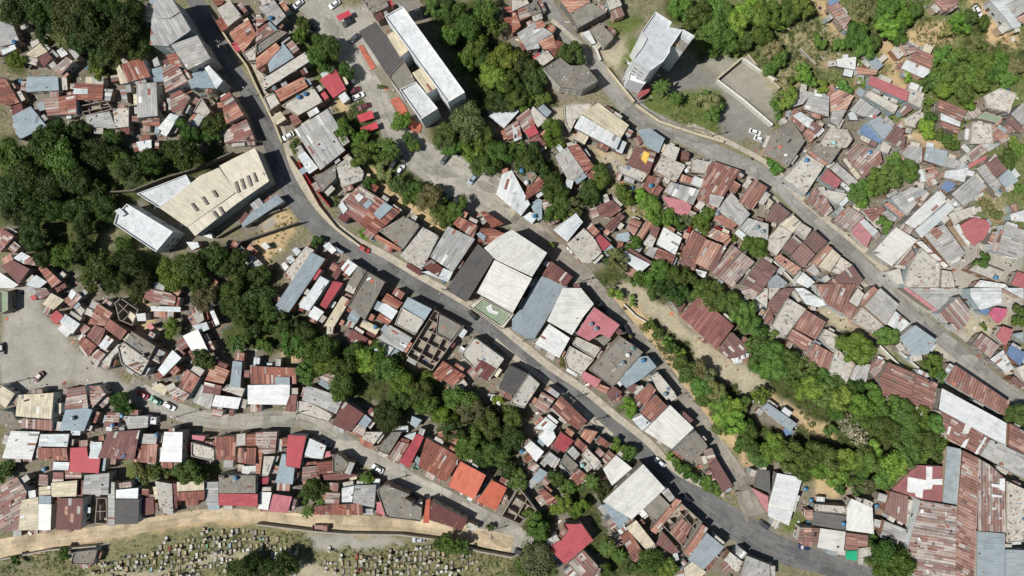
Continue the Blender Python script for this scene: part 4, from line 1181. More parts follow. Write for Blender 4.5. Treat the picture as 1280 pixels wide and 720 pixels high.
# lean-tos, porch roofs and back rooms that crowd the gaps between the houses
NOGO = [[W(*q_) for q_ in pl(l.split(':')[1])] for l in SEC['GROUND'] if l.split(':')[0] in ('conc', 'path', 'grass', 'slab', 'ramp')]
BIGT = [(*W(x, y), r/S) for x, y, r, k, z in trees if r > 9]
nlean = 0
for hd in houses:
    root = hd['root']; org = (root.location.x, root.location.y)
    if hd['cat'] or hd['name'] == 'roofless_building': continue
    for code, h, pts in hd['secs']:
        if h > 7 or abs(area(pts)) < 150: continue
        poly = ccw([W(x, y, h) for x, y in pts]); n = len(poly); got = 0
        for tr in range(16):
            if got >= 3: break
            i = random.randrange(n); a, b = poly[i], poly[(i+1) % n]; L = math.hypot(b[0]-a[0], b[1]-a[1])
            if L < 2.2: continue
            d = ((b[0]-a[0])/L, (b[1]-a[1])/L); o_ = (d[1], -d[0])
            wd = min(L, random.uniform(1.6, 4.5)); dp = random.uniform(1.0, 3.2); t = random.uniform(0, L-wd)
            q_ = [(a[0]+d[0]*u+o_[0]*v, a[1]+d[1]*u+o_[1]*v) for u, v in ((t, .05), (t, dp), (t+wd, dp), (t+wd, .05))]
            hh = max(2.3, h-random.uniform(.5, 1.8)); sm = [( (q_[0][0]*(1-u)*(1-v)+q_[1][0]*(1-u)*v+q_[2][0]*u*v+q_[3][0]*u*(1-v)), (q_[0][1]*(1-u)*(1-v)+q_[1][1]*(1-u)*v+q_[2][1]*u*v+q_[3][1]*u*(1-v))) for u in (0, .5, 1) for v in (.12, .55, 1.12)]
            if any(inside(s_, p2) for s_ in sm for c2, h2, p2 in ROOFNEAR(*s_)) or any(onroad(*s_, .1) for s_ in sm) or any(inside(sm[4], g_) for g_ in NOGO): continue
            if any((sm[4][0]-x_)**2+(sm[4][1]-y_)**2 < (r_*.75)**2 for x_, y_, r_ in BIGT): continue
            f = S*H/(H-hh); px_ = [(640+x*f, 360-y*f) for x, y in q_]
            k2 = random.choices(list('mrgwkocbtP'), (26, 16, 16, 9, 10, 8, 22, 5, 6, 1.2) if q_[0][0] < 70 else (16, 8, 22, 14, 4, 6, 40, 6, 8, 1))[0]
            HJ = random.uniform(-.1, .1); p3, _b = roof_section(k2, hh, px_, root, org, nm='lean_to_roof')
            wb = MB(); wb.prism(inset(p3, .15), 0, hh+HJ-.32, (*jitg(alb(random.choice(WALLC)), .1), random.choice([0, 1])), top=False); wb.build('lean_to_wall', M['wall'], root, org)
            rp = (k2, hh, p3); ROOFPOLYS.append(rp); reg(rp); got += 1; nlean += 1
print('lean-tos', nlean)
for code, h, poly in ROOFPOLYS: paint(poly, CL['town'], 1.9)
for line in SEC['GROUND']:
    c, pts = line.split(':'); paint([W(*p) for p in pl(pts)], CL[c.strip()], 0, c.strip() in ('conc', 'path', 'slab', 'ramp'))
def edges(R):
    L_, R_ = [], []
    for i, (x, y, w) in enumerate(R):
        a = R[max(i-1, 0)]; b = R[min(i+1, len(R)-1)]; l = math.hypot(b[0]-a[0], b[1]-a[1]) or 1
        n_ = (-(b[1]-a[1])/l, (b[0]-a[0])/l)
        L_.append((x+n_[0]*w, y+n_[1]*w)); R_.append((x-n_[0]*w, y-n_[1]*w))
    return L_, R_
for nm, kind, pts in ROAD:
    R = ribbon(pts, .6); L_, R_ = edges(R)
    for i in range(len(R)-1): paint([L_[i], L_[i+1], R_[i+1], R_[i]], None)
# soften colour borders a little, relief only where nothing is built
for k in range(4): col[:, :, k] = smooth(col[:, :, k], 1)
fm = smooth(np.clip(smooth(flat, 4)*2.2, 0, 1), 3)
relief = (np.abs(nfield(9, .45))+np.abs(nfield(4, .16))+np.abs(nfield(1, .05)))*(1-np.clip(fm*1.15, 0, 1))
relief[[0, -1], :] = 0; relief[:, [0, -1]] = 0
FX = np.concatenate([np.array([-3000, -1500, -700, -350, -250]), xs, np.array([250, 350, 700, 1500, 3000])])
FY = np.concatenate([np.array([-3000, -1500, -700, -350, -170]), ys, np.array([170, 350, 700, 1500, 3000])])
Z = np.zeros((len(FY), len(FX)), np.float32); Z[5:-5, 5:-5] = relief
CC = np.zeros((len(FY), len(FX), 4), np.float32); CC[:] = CL['base']; CC[5:-5, 5:-5] = col
gx, gy = np.meshgrid(FX, FY); NYF, NXF = gx.shape
me = bpy.data.meshes.new('ground')
idx = np.arange(NXF*NYF).reshape(NYF, NXF)
quads = np.stack([idx[:-1, :-1], idx[:-1, 1:], idx[1:, 1:], idx[1:, :-1]], -1).reshape(-1, 4)
me.vertices.add(NXF*NYF); me.vertices.foreach_set('co', np.stack([gx, gy, Z], -1).astype(np.float32).ravel())
me.loops.add(quads.size); me.loops.foreach_set('vertex_index', quads.ravel().astype(np.int32))
me.polygons.add(len(quads)); me.polygons.foreach_set('loop_start', np.arange(0, quads.size, 4, dtype=np.int32))
me.polygons.foreach_set('use_smooth', np.ones(len(quads), bool))
ca = me.color_attributes.new('Col', 'FLOAT_COLOR', 'POINT'); ca.data.foreach_set('color', CC.ravel())
uvl = me.uv_layers.new(name='UVMap')
me.materials.append(M['ground']); me.update(calc_edges=True)
g = bpy.data.objects.new('ground', me); C.objects.link(g); tag(g, kind='structure')
def relief_at(x, y):
    i = int((x-X0)/ST); j = int((y-Y0)/ST)
    return float(relief[j, i]) if 0 <= i < nx and 0 <= j < ny else 0.0

RC = dict(asphalt=(120, 120, 119), concrete=(172, 168, 158), dirtroad=(202, 184, 154))
for k, (nm, kind, pts) in enumerate(ROAD):
    R = ribbon(pts); L_, R_ = edges(R); mb = MB(); z = .02+.006*k; dist = 0
    c = alb(RC[kind])
    if nm == 'right_road': c = alb((154, 152, 146))
    if nm == 'middle_road': c = alb((154, 148, 138))
    for i in range(len(R)-1):
        st = math.hypot(R[i+1][0]-R[i][0], R[i+1][1]-R[i][1]); nn = 4
        for j in range(nn):
            a0, a1 = j/nn, (j+1)/nn
            f = lambda A, B, t: (A[0]+(B[0]-A[0])*t, A[1]+(B[1]-A[1])*t)
            p = [f(R_[i], L_[i], a0), f(R_[i+1], L_[i+1], a0), f(R_[i+1], L_[i+1], a1), f(R_[i], L_[i], a1)]
            w0, w1 = R[i][2]*2, R[i+1][2]*2
            mb.face([(*q_, z) for q_ in p][::1], (*c, 0), [(a0*w0, dist), (a0*w1, dist+st), (a1*w1, dist+st), (a1*w0, dist)])
        dist += st
    o = mb.build(nm, M[kind]); tag(o, kind='structure')
    # make sure faces look up
for k, line in enumerate(SEC['PAVE']):
    pts = pl(line)
    if pts[0][2] == 0: continue
    R = ribbon(pts); L_, R_ = edges(R); mb = MB(); c = (*alb((184, 177, 162)), .4); kc = (*alb((200, 196, 186)), .1)
    zt = .15+.004*k
    for i in range(len(R)-1):
        mb.face([(*R_[i], zt), (*R_[i+1], zt), (*L_[i+1], zt), (*L_[i], zt)], jitg(c[:3], .06)+(.4,))
        mb.face([(*R_[i+1], 0), (*R_[i+1], zt), (*R_[i], zt), (*R_[i], 0)], kc)
        mb.face([(*L_[i], 0), (*L_[i], zt), (*L_[i+1], zt), (*L_[i+1], 0)], kc)
    tag(mb.build('pavement', M['conc']), kind='structure')
TERR = [[(447.5,57.5),(453,56),(470,84),(464,88)],[(487.5,125),(497.5,121),(506,132),(515,150),(527,155),(525,166),(512,163)]]

# ------------------------------------------------------------- trees
KC = {'d': (66, 84, 44), 'g': (82, 104, 54), 'b': (100, 124, 58), 'o': (110, 114, 80), 's': (168, 166, 150)}
def tree_meshes(rad, nleaf, seed, ls, sparse=False, airy=False):
    rd = random.Random(seed); mb = MB(); lobes = []
    n = max(9, int(rad*6.5))
    for i in range(n):
        a = rd.uniform(0, 2*PI); rr = rad*math.sqrt(rd.random())*.74*(1+.2*math.sin(2*a+seed)+.14*math.sin(5*a+seed*2)); z = rad*(.5*math.sqrt(max(0, 1-(rr/rad)**2))*rd.uniform(.5, 1.1))
        lobes.append((rr*math.cos(a), rr*math.sin(a), z, rad*rd.uniform(.14, .38)*(.75 if airy else 1)))
    for i in range(nleaf):
        lx, ly, lz, lr = lobes[rd.randrange(n)]
        u = rd.uniform(-.55, 1); a = rd.uniform(0, 2*PI); s = math.sqrt(1-u*u); k = lr*rd.uniform(.72, 1.08)
        nv = (s*math.cos(a), s*math.sin(a), u)
        cx, cy, cz = lx+nv[0]*k, ly+nv[1]*k, lz+nv[2]*k*.85
        # tangent frame with jitter
        nj = [nv[j]+rd.uniform(-.55, .55) for j in range(3)]; nl = math.sqrt(sum(t*t for t in nj)) or 1; nj = [t/nl for t in nj]
        t = (-nj[1], nj[0], 0) if abs(nj[2]) < .95 else (1, 0, 0); tl = math.sqrt(sum(v*v for v in t)); t = [v/tl for v in t]
        b = (nj[1]*t[2]-nj[2]*t[1], nj[2]*t[0]-nj[0]*t[2], nj[0]*t[1]-nj[1]*t[0])
        w = ls*rd.uniform(.6, 1.25); q = ls*rd.uniform(.4, .8); ro = rd.uniform(0, PI); cr, sr = math.cos(ro), math.sin(ro)
        T = [t[j]*cr+b[j]*sr for j in range(3)]; B = [-t[j]*sr+b[j]*cr for j in range(3)]
        P = [(cx+T[0]*w*e+B[0]*q*f, cy+T[1]*w*e+B[1]*q*f, cz+T[2]*w*e+B[2]*q*f) for e, f in ((-1, 0), (-.1, -.9), (1, -.1), (.1, .9))]
        v = rd.uniform(.7, 1.35); mb.face(P, (v*rd.uniform(.9, 1.15), v, v*rd.uniform(.8, 1.1), 0))
    # woody mass inside each lobe keeps the ground from glaring through
    if not sparse and not airy:
        for lx, ly, lz, lr in lobes:
            k = lr*.62
            for i in range(6):
                a0, a1 = i*PI/3, (i+1)*PI/3; c = (.8, .8, .8, 0)
                p0 = (lx+k*math.cos(a0), ly+k*math.sin(a0), lz); p1 = (lx+k*math.cos(a1), ly+k*math.sin(a1), lz)
                mb.face([p0, p1, (lx, ly, lz+k*.8)], c); mb.face([p1, p0, (lx, ly, lz-k*.7)], c)
    crown = mb.mesh('crown', M['leaf'])
    tb = MB(); bc = (*alb((96, 84, 68)), 0); hh = 1.0
    return crown, lobes
def trunk_mesh(rad, height, lobes, seed):
    rd = random.Random(seed); tb = MB(); bc = (*alb((104, 92, 76)), 0); r0 = .10+.05*rad
    tb.tube((0, 0, -.3), (rd.uniform(-.2, .2), rd.uniform(-.2, .2), height*.75), r0, r0*.6, 8, bc)
    for lx, ly, lz, lr in lobes[:6]: tb.tube((0, 0, height*rd.uniform(.45, .75)), (lx*.9, ly*.9, height+lz*.8), r0*.5, r0*.15, 6, bc)
    return tb.mesh('trunk', M['bark'])
VAR = {}
for ri, rad in enumerate((1.6, 2.6, 3.6, 4.8, 6.0)):
    for v in range(4):
        nl = int(420*rad**1.55); ls = .24+.022*rad
        cm, lb = tree_meshes(rad, int(nl*(.55 if v == 3 else 1)), 100*ri+v, ls*(.85 if v == 3 else 1), False, v == 3); ht = {0: 1.3, 1: 2.4, 2: 3.4, 3: 4.4, 4: 5.4}[ri]
        VAR[(rad, v)] = (cm, trunk_mesh(rad, ht, lb, 7*ri+v), ht)
cm, lb = tree_meshes(4.0, 520, 999, .3, True); VAR['s'] = (cm, trunk_mesh(4.0, 4, lb*2, 5), 4)
TREES = []; REST = []
for i, (x, y, r, k, zone) in enumerate(sorted(trees, key=lambda t: -t[2])):
    rm = r/S*1.08
    rad = min((1.6, 2.6, 3.6, 4.8, 6.0), key=lambda q: abs(q-rm)) if k != 's' else 's'
    cm, tm, ht = VAR[(rad, random.choice([0, 0, 1, 1, 2, 2, 3]))] if rad != 's' else VAR['s']
    s = rm/(rad if rad != 's' else 4.0); hz = (ht+rm*.4)*s
    p = W(x, y, hz); loc = (p[0], p[1], max(0, relief_at(*p)-.1)); rz = random.uniform(0, 2*PI)
    sc = (s*random.uniform(.88, 1.18), s*random.uniform(.88, 1.18), s*random.uniform(.85, 1.15))
    c = jitg(KC[k], .14); al_ = jit(alb(c, .92), .13 if k != 's' else .01)
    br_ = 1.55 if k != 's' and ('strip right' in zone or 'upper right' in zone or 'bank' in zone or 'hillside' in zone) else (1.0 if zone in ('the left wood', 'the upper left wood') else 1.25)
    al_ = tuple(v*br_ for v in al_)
    if i >= 296: REST.append((cm, tm, ht, loc, rz, sc, al_)); continue
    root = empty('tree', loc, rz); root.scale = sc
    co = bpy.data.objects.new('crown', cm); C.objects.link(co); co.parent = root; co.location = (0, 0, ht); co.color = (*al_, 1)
    to = bpy.data.objects.new('trunk', tm); C.objects.link(to); to.parent = root
    TREES.append(dict(root=root, px=(x, y), k=k, r=r, zone=zone))
vs, fs, cs, off = [], [], [], 0
for cm, tm, ht, loc, rz, sc, al_ in REST:
    for me_, z0, tint in ((cm, ht, al_), (tm, 0, (1, 1, 1))):
        n = len(me_.vertices); v = np.empty(n*3, np.float32); me_.vertices.foreach_get('co', v); v = v.reshape(-1, 3); v[:, 2] += z0; v = v*np.array(sc)
        ca_, sa_ = math.cos(rz), math.sin(rz); v = np.stack([v[:, 0]*ca_-v[:, 1]*sa_, v[:, 0]*sa_+v[:, 1]*ca_, v[:, 2]], -1)+np.array(loc)
        vs.append(v); fs += [tuple(i+off for i in pp.vertices) for pp in me_.polygons]; off += n
        cc = np.empty(len(me_.loops)*4, np.float32); me_.color_attributes['Col'].data.foreach_get('color', cc); cc = cc.reshape(-1, 4); cc[:, :3] *= np.array(tint); cs.append(cc)
if REST:
    me = bpy.data.meshes.new('bushes'); me.from_pydata(np.concatenate(vs).tolist(), [], fs); ca = me.color_attributes.new('Col', 'FLOAT_COLOR', 'CORNER')
    ca.data.foreach_set('color', np.concatenate(cs).ravel()); me.uv_layers.new(name='UVMap'); me.materials.append(M['leaf'])
    o = bpy.data.objects.new('bushes', me); C.objects.link(o); o.color = (1, 1, 1, 1); tag(o, 'smallest trees and bushes scattered through woods, yards and banks', 'bushes', kind='stuff')
# palms
def palm():
    rd = random.Random(3); mb = MB(); tb = MB()
    n = 17
    for i in range(n):
        a = 2*PI*i/n+rd.uniform(-.1, .1); L = rd.uniform(.85, 1.1); up = rd.uniform(.1, .6); prev = None
        for k in range(7):
            t = k/6; x = L*t; z = up*t*1.1-1.0*t*t*(.5+.3*(1-up)); wd = .11*math.sin(PI*(.08+.9*t))+.012
            c = (x*math.cos(a), x*math.sin(a), z); sd = (-math.sin(a)*wd, math.cos(a)*wd)
            cur_ = ((c[0]+sd[0], c[1]+sd[1], c[2]-.04), c, (c[0]-sd[0], c[1]-sd[1], c[2]-.04))
            if prev:
                v = rd.uniform(.8, 1.3)
                mb.face([prev[0], cur_[0], cur_[1], prev[1]], (v, v, v*.9, 0)); mb.face([prev[1], cur_[1], cur_[2], prev[2]], (v*.85, v*.85, v*.8, 0))
            prev = cur_
    tb.tube((0, 0, -.1), (.08, 0, 1.0), .06, .045, 8, (*alb((128, 112, 90)), 0)); tb.tube((.08, 0, 1.0), (0, 0, 2.05), .045, .04, 8, (*alb((128, 112, 90)), 0))
    return mb.mesh('fronds', M['leaf']), tb.mesh('trunk', M['bark'])
FR, PT = palm(); PALMS = []
for t in SEC['PALMS'][0].split():
    x, y, r = [float(v) for v in t.split(',')]
    if r < 2: continue
    rm = r/S*1.05; p = W(x, y, rm*2.05)
    root = empty('palm_tree', (*p, 0), random.uniform(0, 6)); root.scale = (rm, rm, rm)
    f = bpy.data.objects.new('fronds', FR); C.objects.link(f); f.parent = root; f.location = (0, 0, 2.05); f.color = (*alb((92, 118, 58), .95), 1)
    o = bpy.data.objects.new('trunk', PT); C.objects.link(o); o.parent = root
    PALMS.append(dict(root=root, px=(x, y)))
# undergrowth: leafy brush nobody could count
def brush(name, polys, dens, cols, rlo=.3, rhi=1.0, lab=None, cat='undergrowth', n_leaf=26, seed=1):
    rd = random.Random(seed); mb = MB()
    for poly in polys:
        P = [W(*p) for p in poly]; a = np.array(P); x0, y0 = a.min(0); x1, y1 = a.max(0); n = int(abs(area(P))*dens); k = 0
        bx = [(rd.uniform(x0, x1), rd.uniform(y0, y1)) for _ in range(max(1, n//14))]
        for _ in range(n*4):
            if k >= n: break
            if rd.random() < .7:
                b = rd.choice(bx); x = rd.gauss(b[0], 2.2); y = rd.gauss(b[1], 2.2)
            else: x = rd.uniform(x0, x1); y = rd.uniform(y0, y1)
            if not inside((x, y), P): continue
            i = int((x-X0)/ST); j = int((y-Y0)/ST)
            if 0 <= i < nx and 0 <= j < ny and flat[j, i] > .5: k += 1; continue
            k += 1; z = relief_at(x, y); r = rd.uniform(rlo, rhi)*rd.uniform(.6, 1); c = rd.choice(cols); v0 = rd.uniform(.75, 1.2)
            for _l in range(int(n_leaf*(.4+r))):
                u = rd.uniform(0, 1); aa = rd.uniform(0, 2*PI); s = math.sqrt(1-u*u); q = r*rd.uniform(.5, 1)
                cx, cy, cz = x+s*math.cos(aa)*q, y+s*math.sin(aa)*q, z+u*q*.8
                w = rd.uniform(.1, .22); ta = rd.uniform(0, 2*PI); tx, ty = math.cos(ta)*w, math.sin(ta)*w; dz = rd.uniform(-.12, .12)
                v = v0*rd.uniform(.75, 1.25); cc = tuple(t*v for t in c)
                mb.face([(cx-tx, cy-ty, cz-dz), (cx+ty*.6, cy-tx*.6, cz), (cx+tx, cy+ty, cz+dz), (cx-ty*.6, cy+tx*.6, cz)], (*cc, 0))
    o = mb.build(name, M['leaf'])
    if o: o.color = (1, 1, 1, 1); tag(o, lab, cat, kind='stuff')
    return o
G = lambda *a: alb(a, .95)
brush('undergrowth', [pl(p) for p in BRUSH_WOOD.strip().split('\n')], .3, [G(72, 90, 48), G(90, 108, 56), G(60, 76, 42), G(108, 118, 70), G(122, 122, 84)], .5, 1.6, 'green brush filling the ground under and between the trees', 'undergrowth', 30, 2)
brush('scrub', [pl(p) for p in BRUSH_DRY.strip().split('\n')], .6, [G(96, 110, 62), G(132, 134, 90), G(84, 100, 54), G(156, 148, 112)], .25, .9, 'low dry scrub and weeds on the bare slopes and banks', 'scrub', 18, 3)

# ------------------------------------------------------------- vehicles
CARC = {'w': ('white', (232, 234, 236)), 'k': ('black', (36, 38, 42)), 'd': ('dark grey', (74, 78, 84)), 'm': ('maroon', (104, 34, 50)), 'l': ('pale blue-grey', (150, 170, 182)),
        'r': ('red', (176, 52, 48)), 'g': ('green', (48, 140, 118)), 'n': ('navy blue', (40, 54, 84)), 'x': ('silver', (180, 184, 186))}
def body_section(mb, prof, half, col, taper=None):
    """prof: list of (x, z) ccw outline; extruded across y with rounded plan"""
    n = len(prof)
    ys_ = [(-half, .86), (-half*.82, 1), (half*.82, 1), (half, .86)]
    rings = []
    for y, k in ys_:
        cx = sum(p[0] for p in prof)/n; cz = sum(p[1] for p in prof)/n
        rings.append([(cx+(x-cx)*(k if taper is None else 1-(1-k)*taper), y, cz+(z-cz)*(k*.5+.5)) for x, z in prof])
    for a, b in zip(rings[:-1], rings[1:]):
        for i in range(n):
            j = (i+1) % n; mb.face([a[i], a[j], b[j], b[i]], col)
    mb.face(rings[0][::-1], col); mb.face(rings[-1], col)
def car_parts():
    out = {}
    lo = [(-2.1, .32), (2.1, .32), (2.15, .6), (1.95, .78), (1.0, .92), (-1.5, .95), (-2.1, .86), (-2.15, .6)]
    g = MB(); top = [(-1.75, .9), (1.15, .88), (.35, 1.36), (-1.15, 1.38)]
    body_section(g, top, .72, (.03, .035, .04, 0)); out['glass'] = g
    out['lo'] = lo
    return out
CARM = {}
def car_mesh(key):
    if key in CARM: return CARM[key]
    cp = car_parts(); col = (*alb(CARC[key][1], 1.1), 0)
    b = MB(); body_section(b, cp['lo'], .88, col)
    rf = MB(); rp = [(-1.2, -.56), (.38, -.56), (.45, 0), (.38, .56), (-1.2, .56), (-1.25, 0)]
    rf.prism(rp, 1.33, 1.425, col, bottom=True)
    wh = MB()
    from math import cos, sin
    n = 14
    A = [(.32*cos(2*PI*i/n), -.1, .32*sin(2*PI*i/n)) for i in range(n)]; B = [(x, .1, z) for x, _, z in A]
    for i in range(n): wh.face([A[i], A[(i+1) % n], B[(i+1) % n], B[i]], (.02, .02, .02, 0))
    wh.face(A, (.25, .25, .26, 0)); wh.face(B[::-1], (.25, .25, .26, 0))
    hl = MB(); hl.box((0, 0, 0), (.1, .34, .14), 0, (.8, .8, .78, 0))
    CARM[key] = (b.mesh('body', M['paint']), rf.mesh('roof', M['paint']), cp['glass'].mesh('windows', M['glass']), wh.mesh('wheel', M['plastic']), hl.mesh('headlight', M['glass']))
    return CARM[key]
CARS = []
for t in SEC['CARS'][0].split():
    x, y, a, k = t.split(','); x, y, a = float(x), float(y), float(a)
    p = W(x, y, .8); root = empty('parked_car', (*p, .06), math.radians(-a)+(PI if random.random() < .5 else 0))
    B_, R_f, G_, Wm, Hm = car_mesh(k)
    for nm, me_ in (('body', B_), ('roof', R_f), ('windows', G_)):
        o = bpy.data.objects.new(nm, me_); C.objects.link(o); o.parent = root
    for sx in (-1.3, 1.35):
        for sy in (-.78, .78):
            o = bpy.data.objects.new('wheel', Wm); C.objects.link(o); o.parent = root; o.location = (sx, sy, .32)
    for sy in (-.58, .58):
        o = bpy.data.objects.new('headlight', Hm); C.objects.link(o); o.parent = root; o.location = (2.03, sy, .58)
    CARS.append(dict(root=root, px=(x, y), look='%s car' % CARC[k][0]))
def truck(x, y, a, kind):
    p = W(x, y, 1.5); root = empty('truck', (*p, .06), math.radians(-a)); bc = (*alb((150, 108, 96) if kind == 'c' else (96, 130, 124)), 0)
    c = MB(); body_section(c, [(1.1, .5), (2.7, .5), (2.75, 1.2), (2.4, 2.1), (1.15, 2.15)], .9, bc); c.build('cab', M['paint'], root)
    g_ = MB(); g_.box((2.63, 0, 1.35), (.06, 1.4, .6), 0, (.03, .03, .04, 0)); g_.build('windscreen', M['glass'], root)
    b = MB(); b.box((-.95, 0, .85), (3.9, 1.95, .15), 0, bc)
    for yy in (-.93, .93): b.box((-.95, yy, 1.0), (3.9, .08, .7), 0, bc)
    for xx in (-2.86, .96): b.box((xx, 0, 1.0), (.08, 1.78, .7), 0, bc)
    b.build('cargo_bed', M['paint'], root)
    n = 14; wh = MB(); A = [(.42*math.cos(2*PI*i/n), -.14, .42*math.sin(2*PI*i/n)) for i in range(n)]; B = [(q[0], .14, q[2]) for q in A]
    for i in range(n): wh.face([A[i], A[(i+1) % n], B[(i+1) % n], B[i]], (.02, .02, .02, 0))
    wh.face(A, (.2, .2, .2, 0)); wh.face(B[::-1], (.2, .2, .2, 0)); wm = wh.mesh('wheel', M['plastic'])
    for sx in (-1.9, 1.9):
        for sy in (-.82, .82):
            o = bpy.data.objects.new('wheel', wm); C.objects.link(o); o.parent = root; o.location = (sx, sy, .42)
    return root
for t in SEC['TRUCKS'][0].split():
    x, y, a, k = t.split(','); r = truck(float(x), float(y), float(a), k)
    tag(r, 'open-backed brown truck parked on the dirt road above the cemetery' if k == 'c' else 'teal open-backed pickup truck parked beside the long rusty roof and red roof', 'truck')

# ------------------------------------------------------------- water tanks, dishes, poles
TC = {'b': ('blue', (74, 130, 170)), 'g': ('grey', (130, 146, 152)), 'w': ('white', (226, 230, 230)), 'd': ('black', (48, 52, 58)), 't': ('teal', (110, 154, 152)), 'l': ('pale green-blue', (160, 200, 200))}
TANKM = {}
def tank_mesh(k):
    if k in TANKM: return TANKM[k]
    c = (*alb(TC[k][1]), 0); b = MB()
    b.cyl((0, 0, 0), .66, .7, .35, 20, c, False); b.cyl((0, 0, .35), .7, .7, .7, 20, c, False); b.cyl((0, 0, 1.05), .7, .32, .22, 20, c)
    for z in (.3, .62, .94): b.cyl((0, 0, z), .725, .725, .06, 20, c)
    l = MB(); l.cyl((0, 0, 1.27), .27, .25, .1, 14, tuple(v*.8 for v in c[:3])+(0,)); TANKM[k] = (b.mesh('tank_body', M['plastic']), l.mesh('lid', M['plastic'])); return TANKM[k]
def roof_under(px, py):
    best = 0.02
    for code, h, poly in ROOFPOLYS:
        if h > best and code != 'u' and inside(W(px, py, h), poly): best = h
    return best
TANKS = []
for t in SEC['TANKS'][0].split():
    x, y, h, k = t.split(','); x, y = float(x), float(y); h = roof_under(x, y)
    root = empty('water_tank', (*W(x, y, h+1.2), h+(.28 if h > 1 else 0)), random.uniform(0, 6))
    for nm, me_ in zip(('tank_body', 'lid'), tank_mesh(k)):
        o = bpy.data.objects.new(nm, me_); C.objects.link(o); o.parent = root
    TANKS.append(dict(root=root, px=(x, y), look='%s round water tank' % TC[k][0], roof=h))
    if h > 1:
        st = MB(); st.box((0, 0, -.3), (1.25, 1.25, .3), .3, (*alb((150, 144, 134)), 0)); st.build('base', M['conc'], root)
DISH = []
for t in SEC['DISHES'][0].split():
    x, y, h = [float(v) for v in t.split(',')]; h = roof_under(x, y); root = empty('satellite_dish', (*W(x, y, h+.8), h), 1)
    b = MB(); n = 16
    for i in range(n):
        for k in range(4):
            f = lambda rr, i_: (rr*math.cos(2*PI*i_/n), rr*math.sin(2*PI*i_/n)*.9, .9+rr*rr*.35+rr*math.cos(2*PI*i_/n)*.4)
            r0, r1 = k*.14, (k+1)*.14; b.face([f(r0, i), f(r1, i), f(r1, i+1), f(r0, i+1)][(0 if k else 1):], (*alb((200, 202, 204)), 0))
    b.build('reflector', M['metal'], root); m_ = MB(); m_.tube((0, 0, 0), (0, 0, .92), .035, .035, 8, (*alb((120, 120, 120)), 0)); m_.tube((0, 0, .9), (.1, 0, 1.55), .015, .015, 6, (*alb((120, 120, 120)), 0)); m_.build('mast', M['metal'], root)
    DISH.append(dict(root=root, px=(x, y), look='small satellite dish'))
POLE = None; POLES = []
for t in SEC['POLES'][0].split():
    x, y = [float(v) for v in t.split(',')]
    if POLE is None:
        pm = MB(); pm.tube((0, 0, 0), (0, 0, 9.2), .14, .09, 10, (*alb((176, 172, 164)), 0)); cm_ = MB(); cm_.box((0, 0, 8.5), (1.9, .1, .1), 0, (*alb((130, 118, 100)), 0)); cm_.box((0, 0, 7.7), (1.1, .1, .1), 0, (*alb((130, 118, 100)), 0))
        tr = MB(); tr.cyl((.34, 0, 6.9), .24, .24, .8, 12, (*alb((150, 154, 156)), 0)); la = MB(); la.tube((0, 0, 7.2), (0, 1.5, 7.7), .03, .03, 6, (*alb((150, 150, 150)), 0)); la.box((0, 1.65, 7.66), (.2, .5, .09), 0, (*alb((190, 190, 188)), 0))
        POLE = (pm.mesh('pole', M['conc']), cm_.mesh('crossarm', M['bark']), tr.mesh('transformer', M['metal']), la.mesh('lamp_arm', M['metal']))
    root = empty('utility_pole', (*W(x, y, 0), 0), random.uniform(0, PI))
    for nm, me_ in zip(('pole', 'crossarm', 'transformer', 'lamp_arm'), POLE):
        o = bpy.data.objects.new(nm, me_); C.objects.link(o); o.parent = root
    POLES.append(dict(root=root, px=(x, y), look='tall grey concrete utility pole'))

# ------------------------------------------------------------- free-standing walls
WC = {'w': ('white', (226, 224, 216)), 't': ('beige', (200, 190, 164)), 'P': ('red', (176, 58, 60)), 's': ('sooty grey', (96, 96, 92)), 'c': ('pale concrete', (176, 170, 158)), 'r': ('brown brick', (160, 104, 84)), 'd': ('dark stone', (124, 118, 106))}
WALLS = []
for line in SEC['WALLS']:
    head, pts = line.split(':'); k, h, w = head.split(); h, w = float(h), .18+float(w)*.32
    if k not in WC: continue
    P = [W(*p, h) for p in pl(pts)]; R = [(x, y, w/2) for x, y in P]; L_, R_ = edges(R); mb = MB()
    a0 = P[0]; o_ = (a0[0], a0[1]); c = (*jitg(alb(WC[k][1]), .06), 1 if k == 'r' else 0)
    poly = R_+L_[::-1]; 
    for i in range(len(P)-1):
        q_ = ccw([R_[i], R_[i+1], L_[i+1], L_[i]]); mb.prism(q_, 0, h+.001*i, c)
    ob = mb.build('boundary_wall', M['wall'], None, o_); ob.location = (*o_, 0)
    WALLS.append(dict(root=ob, px=centroid(pl(pts)), look='%s %s boundary wall' % ('long' if math.dist(P[0], P[-1]) > 18 else 'short', WC[k][0])))
for k, pp in enumerate(TERR):
    mb = MB(); P = ccw([W(x, y, .4) for x, y in pp]); mb.prism(P, 0, .4, (*alb((184, 106, 88)), .5)); ob = mb.build('terrace', M['conc'])
    tag(ob, ['narrow orange terrace beside the grey roof of the apartment block', 'longer orange terrace at the lower end of the apartment block'][k], 'terrace')

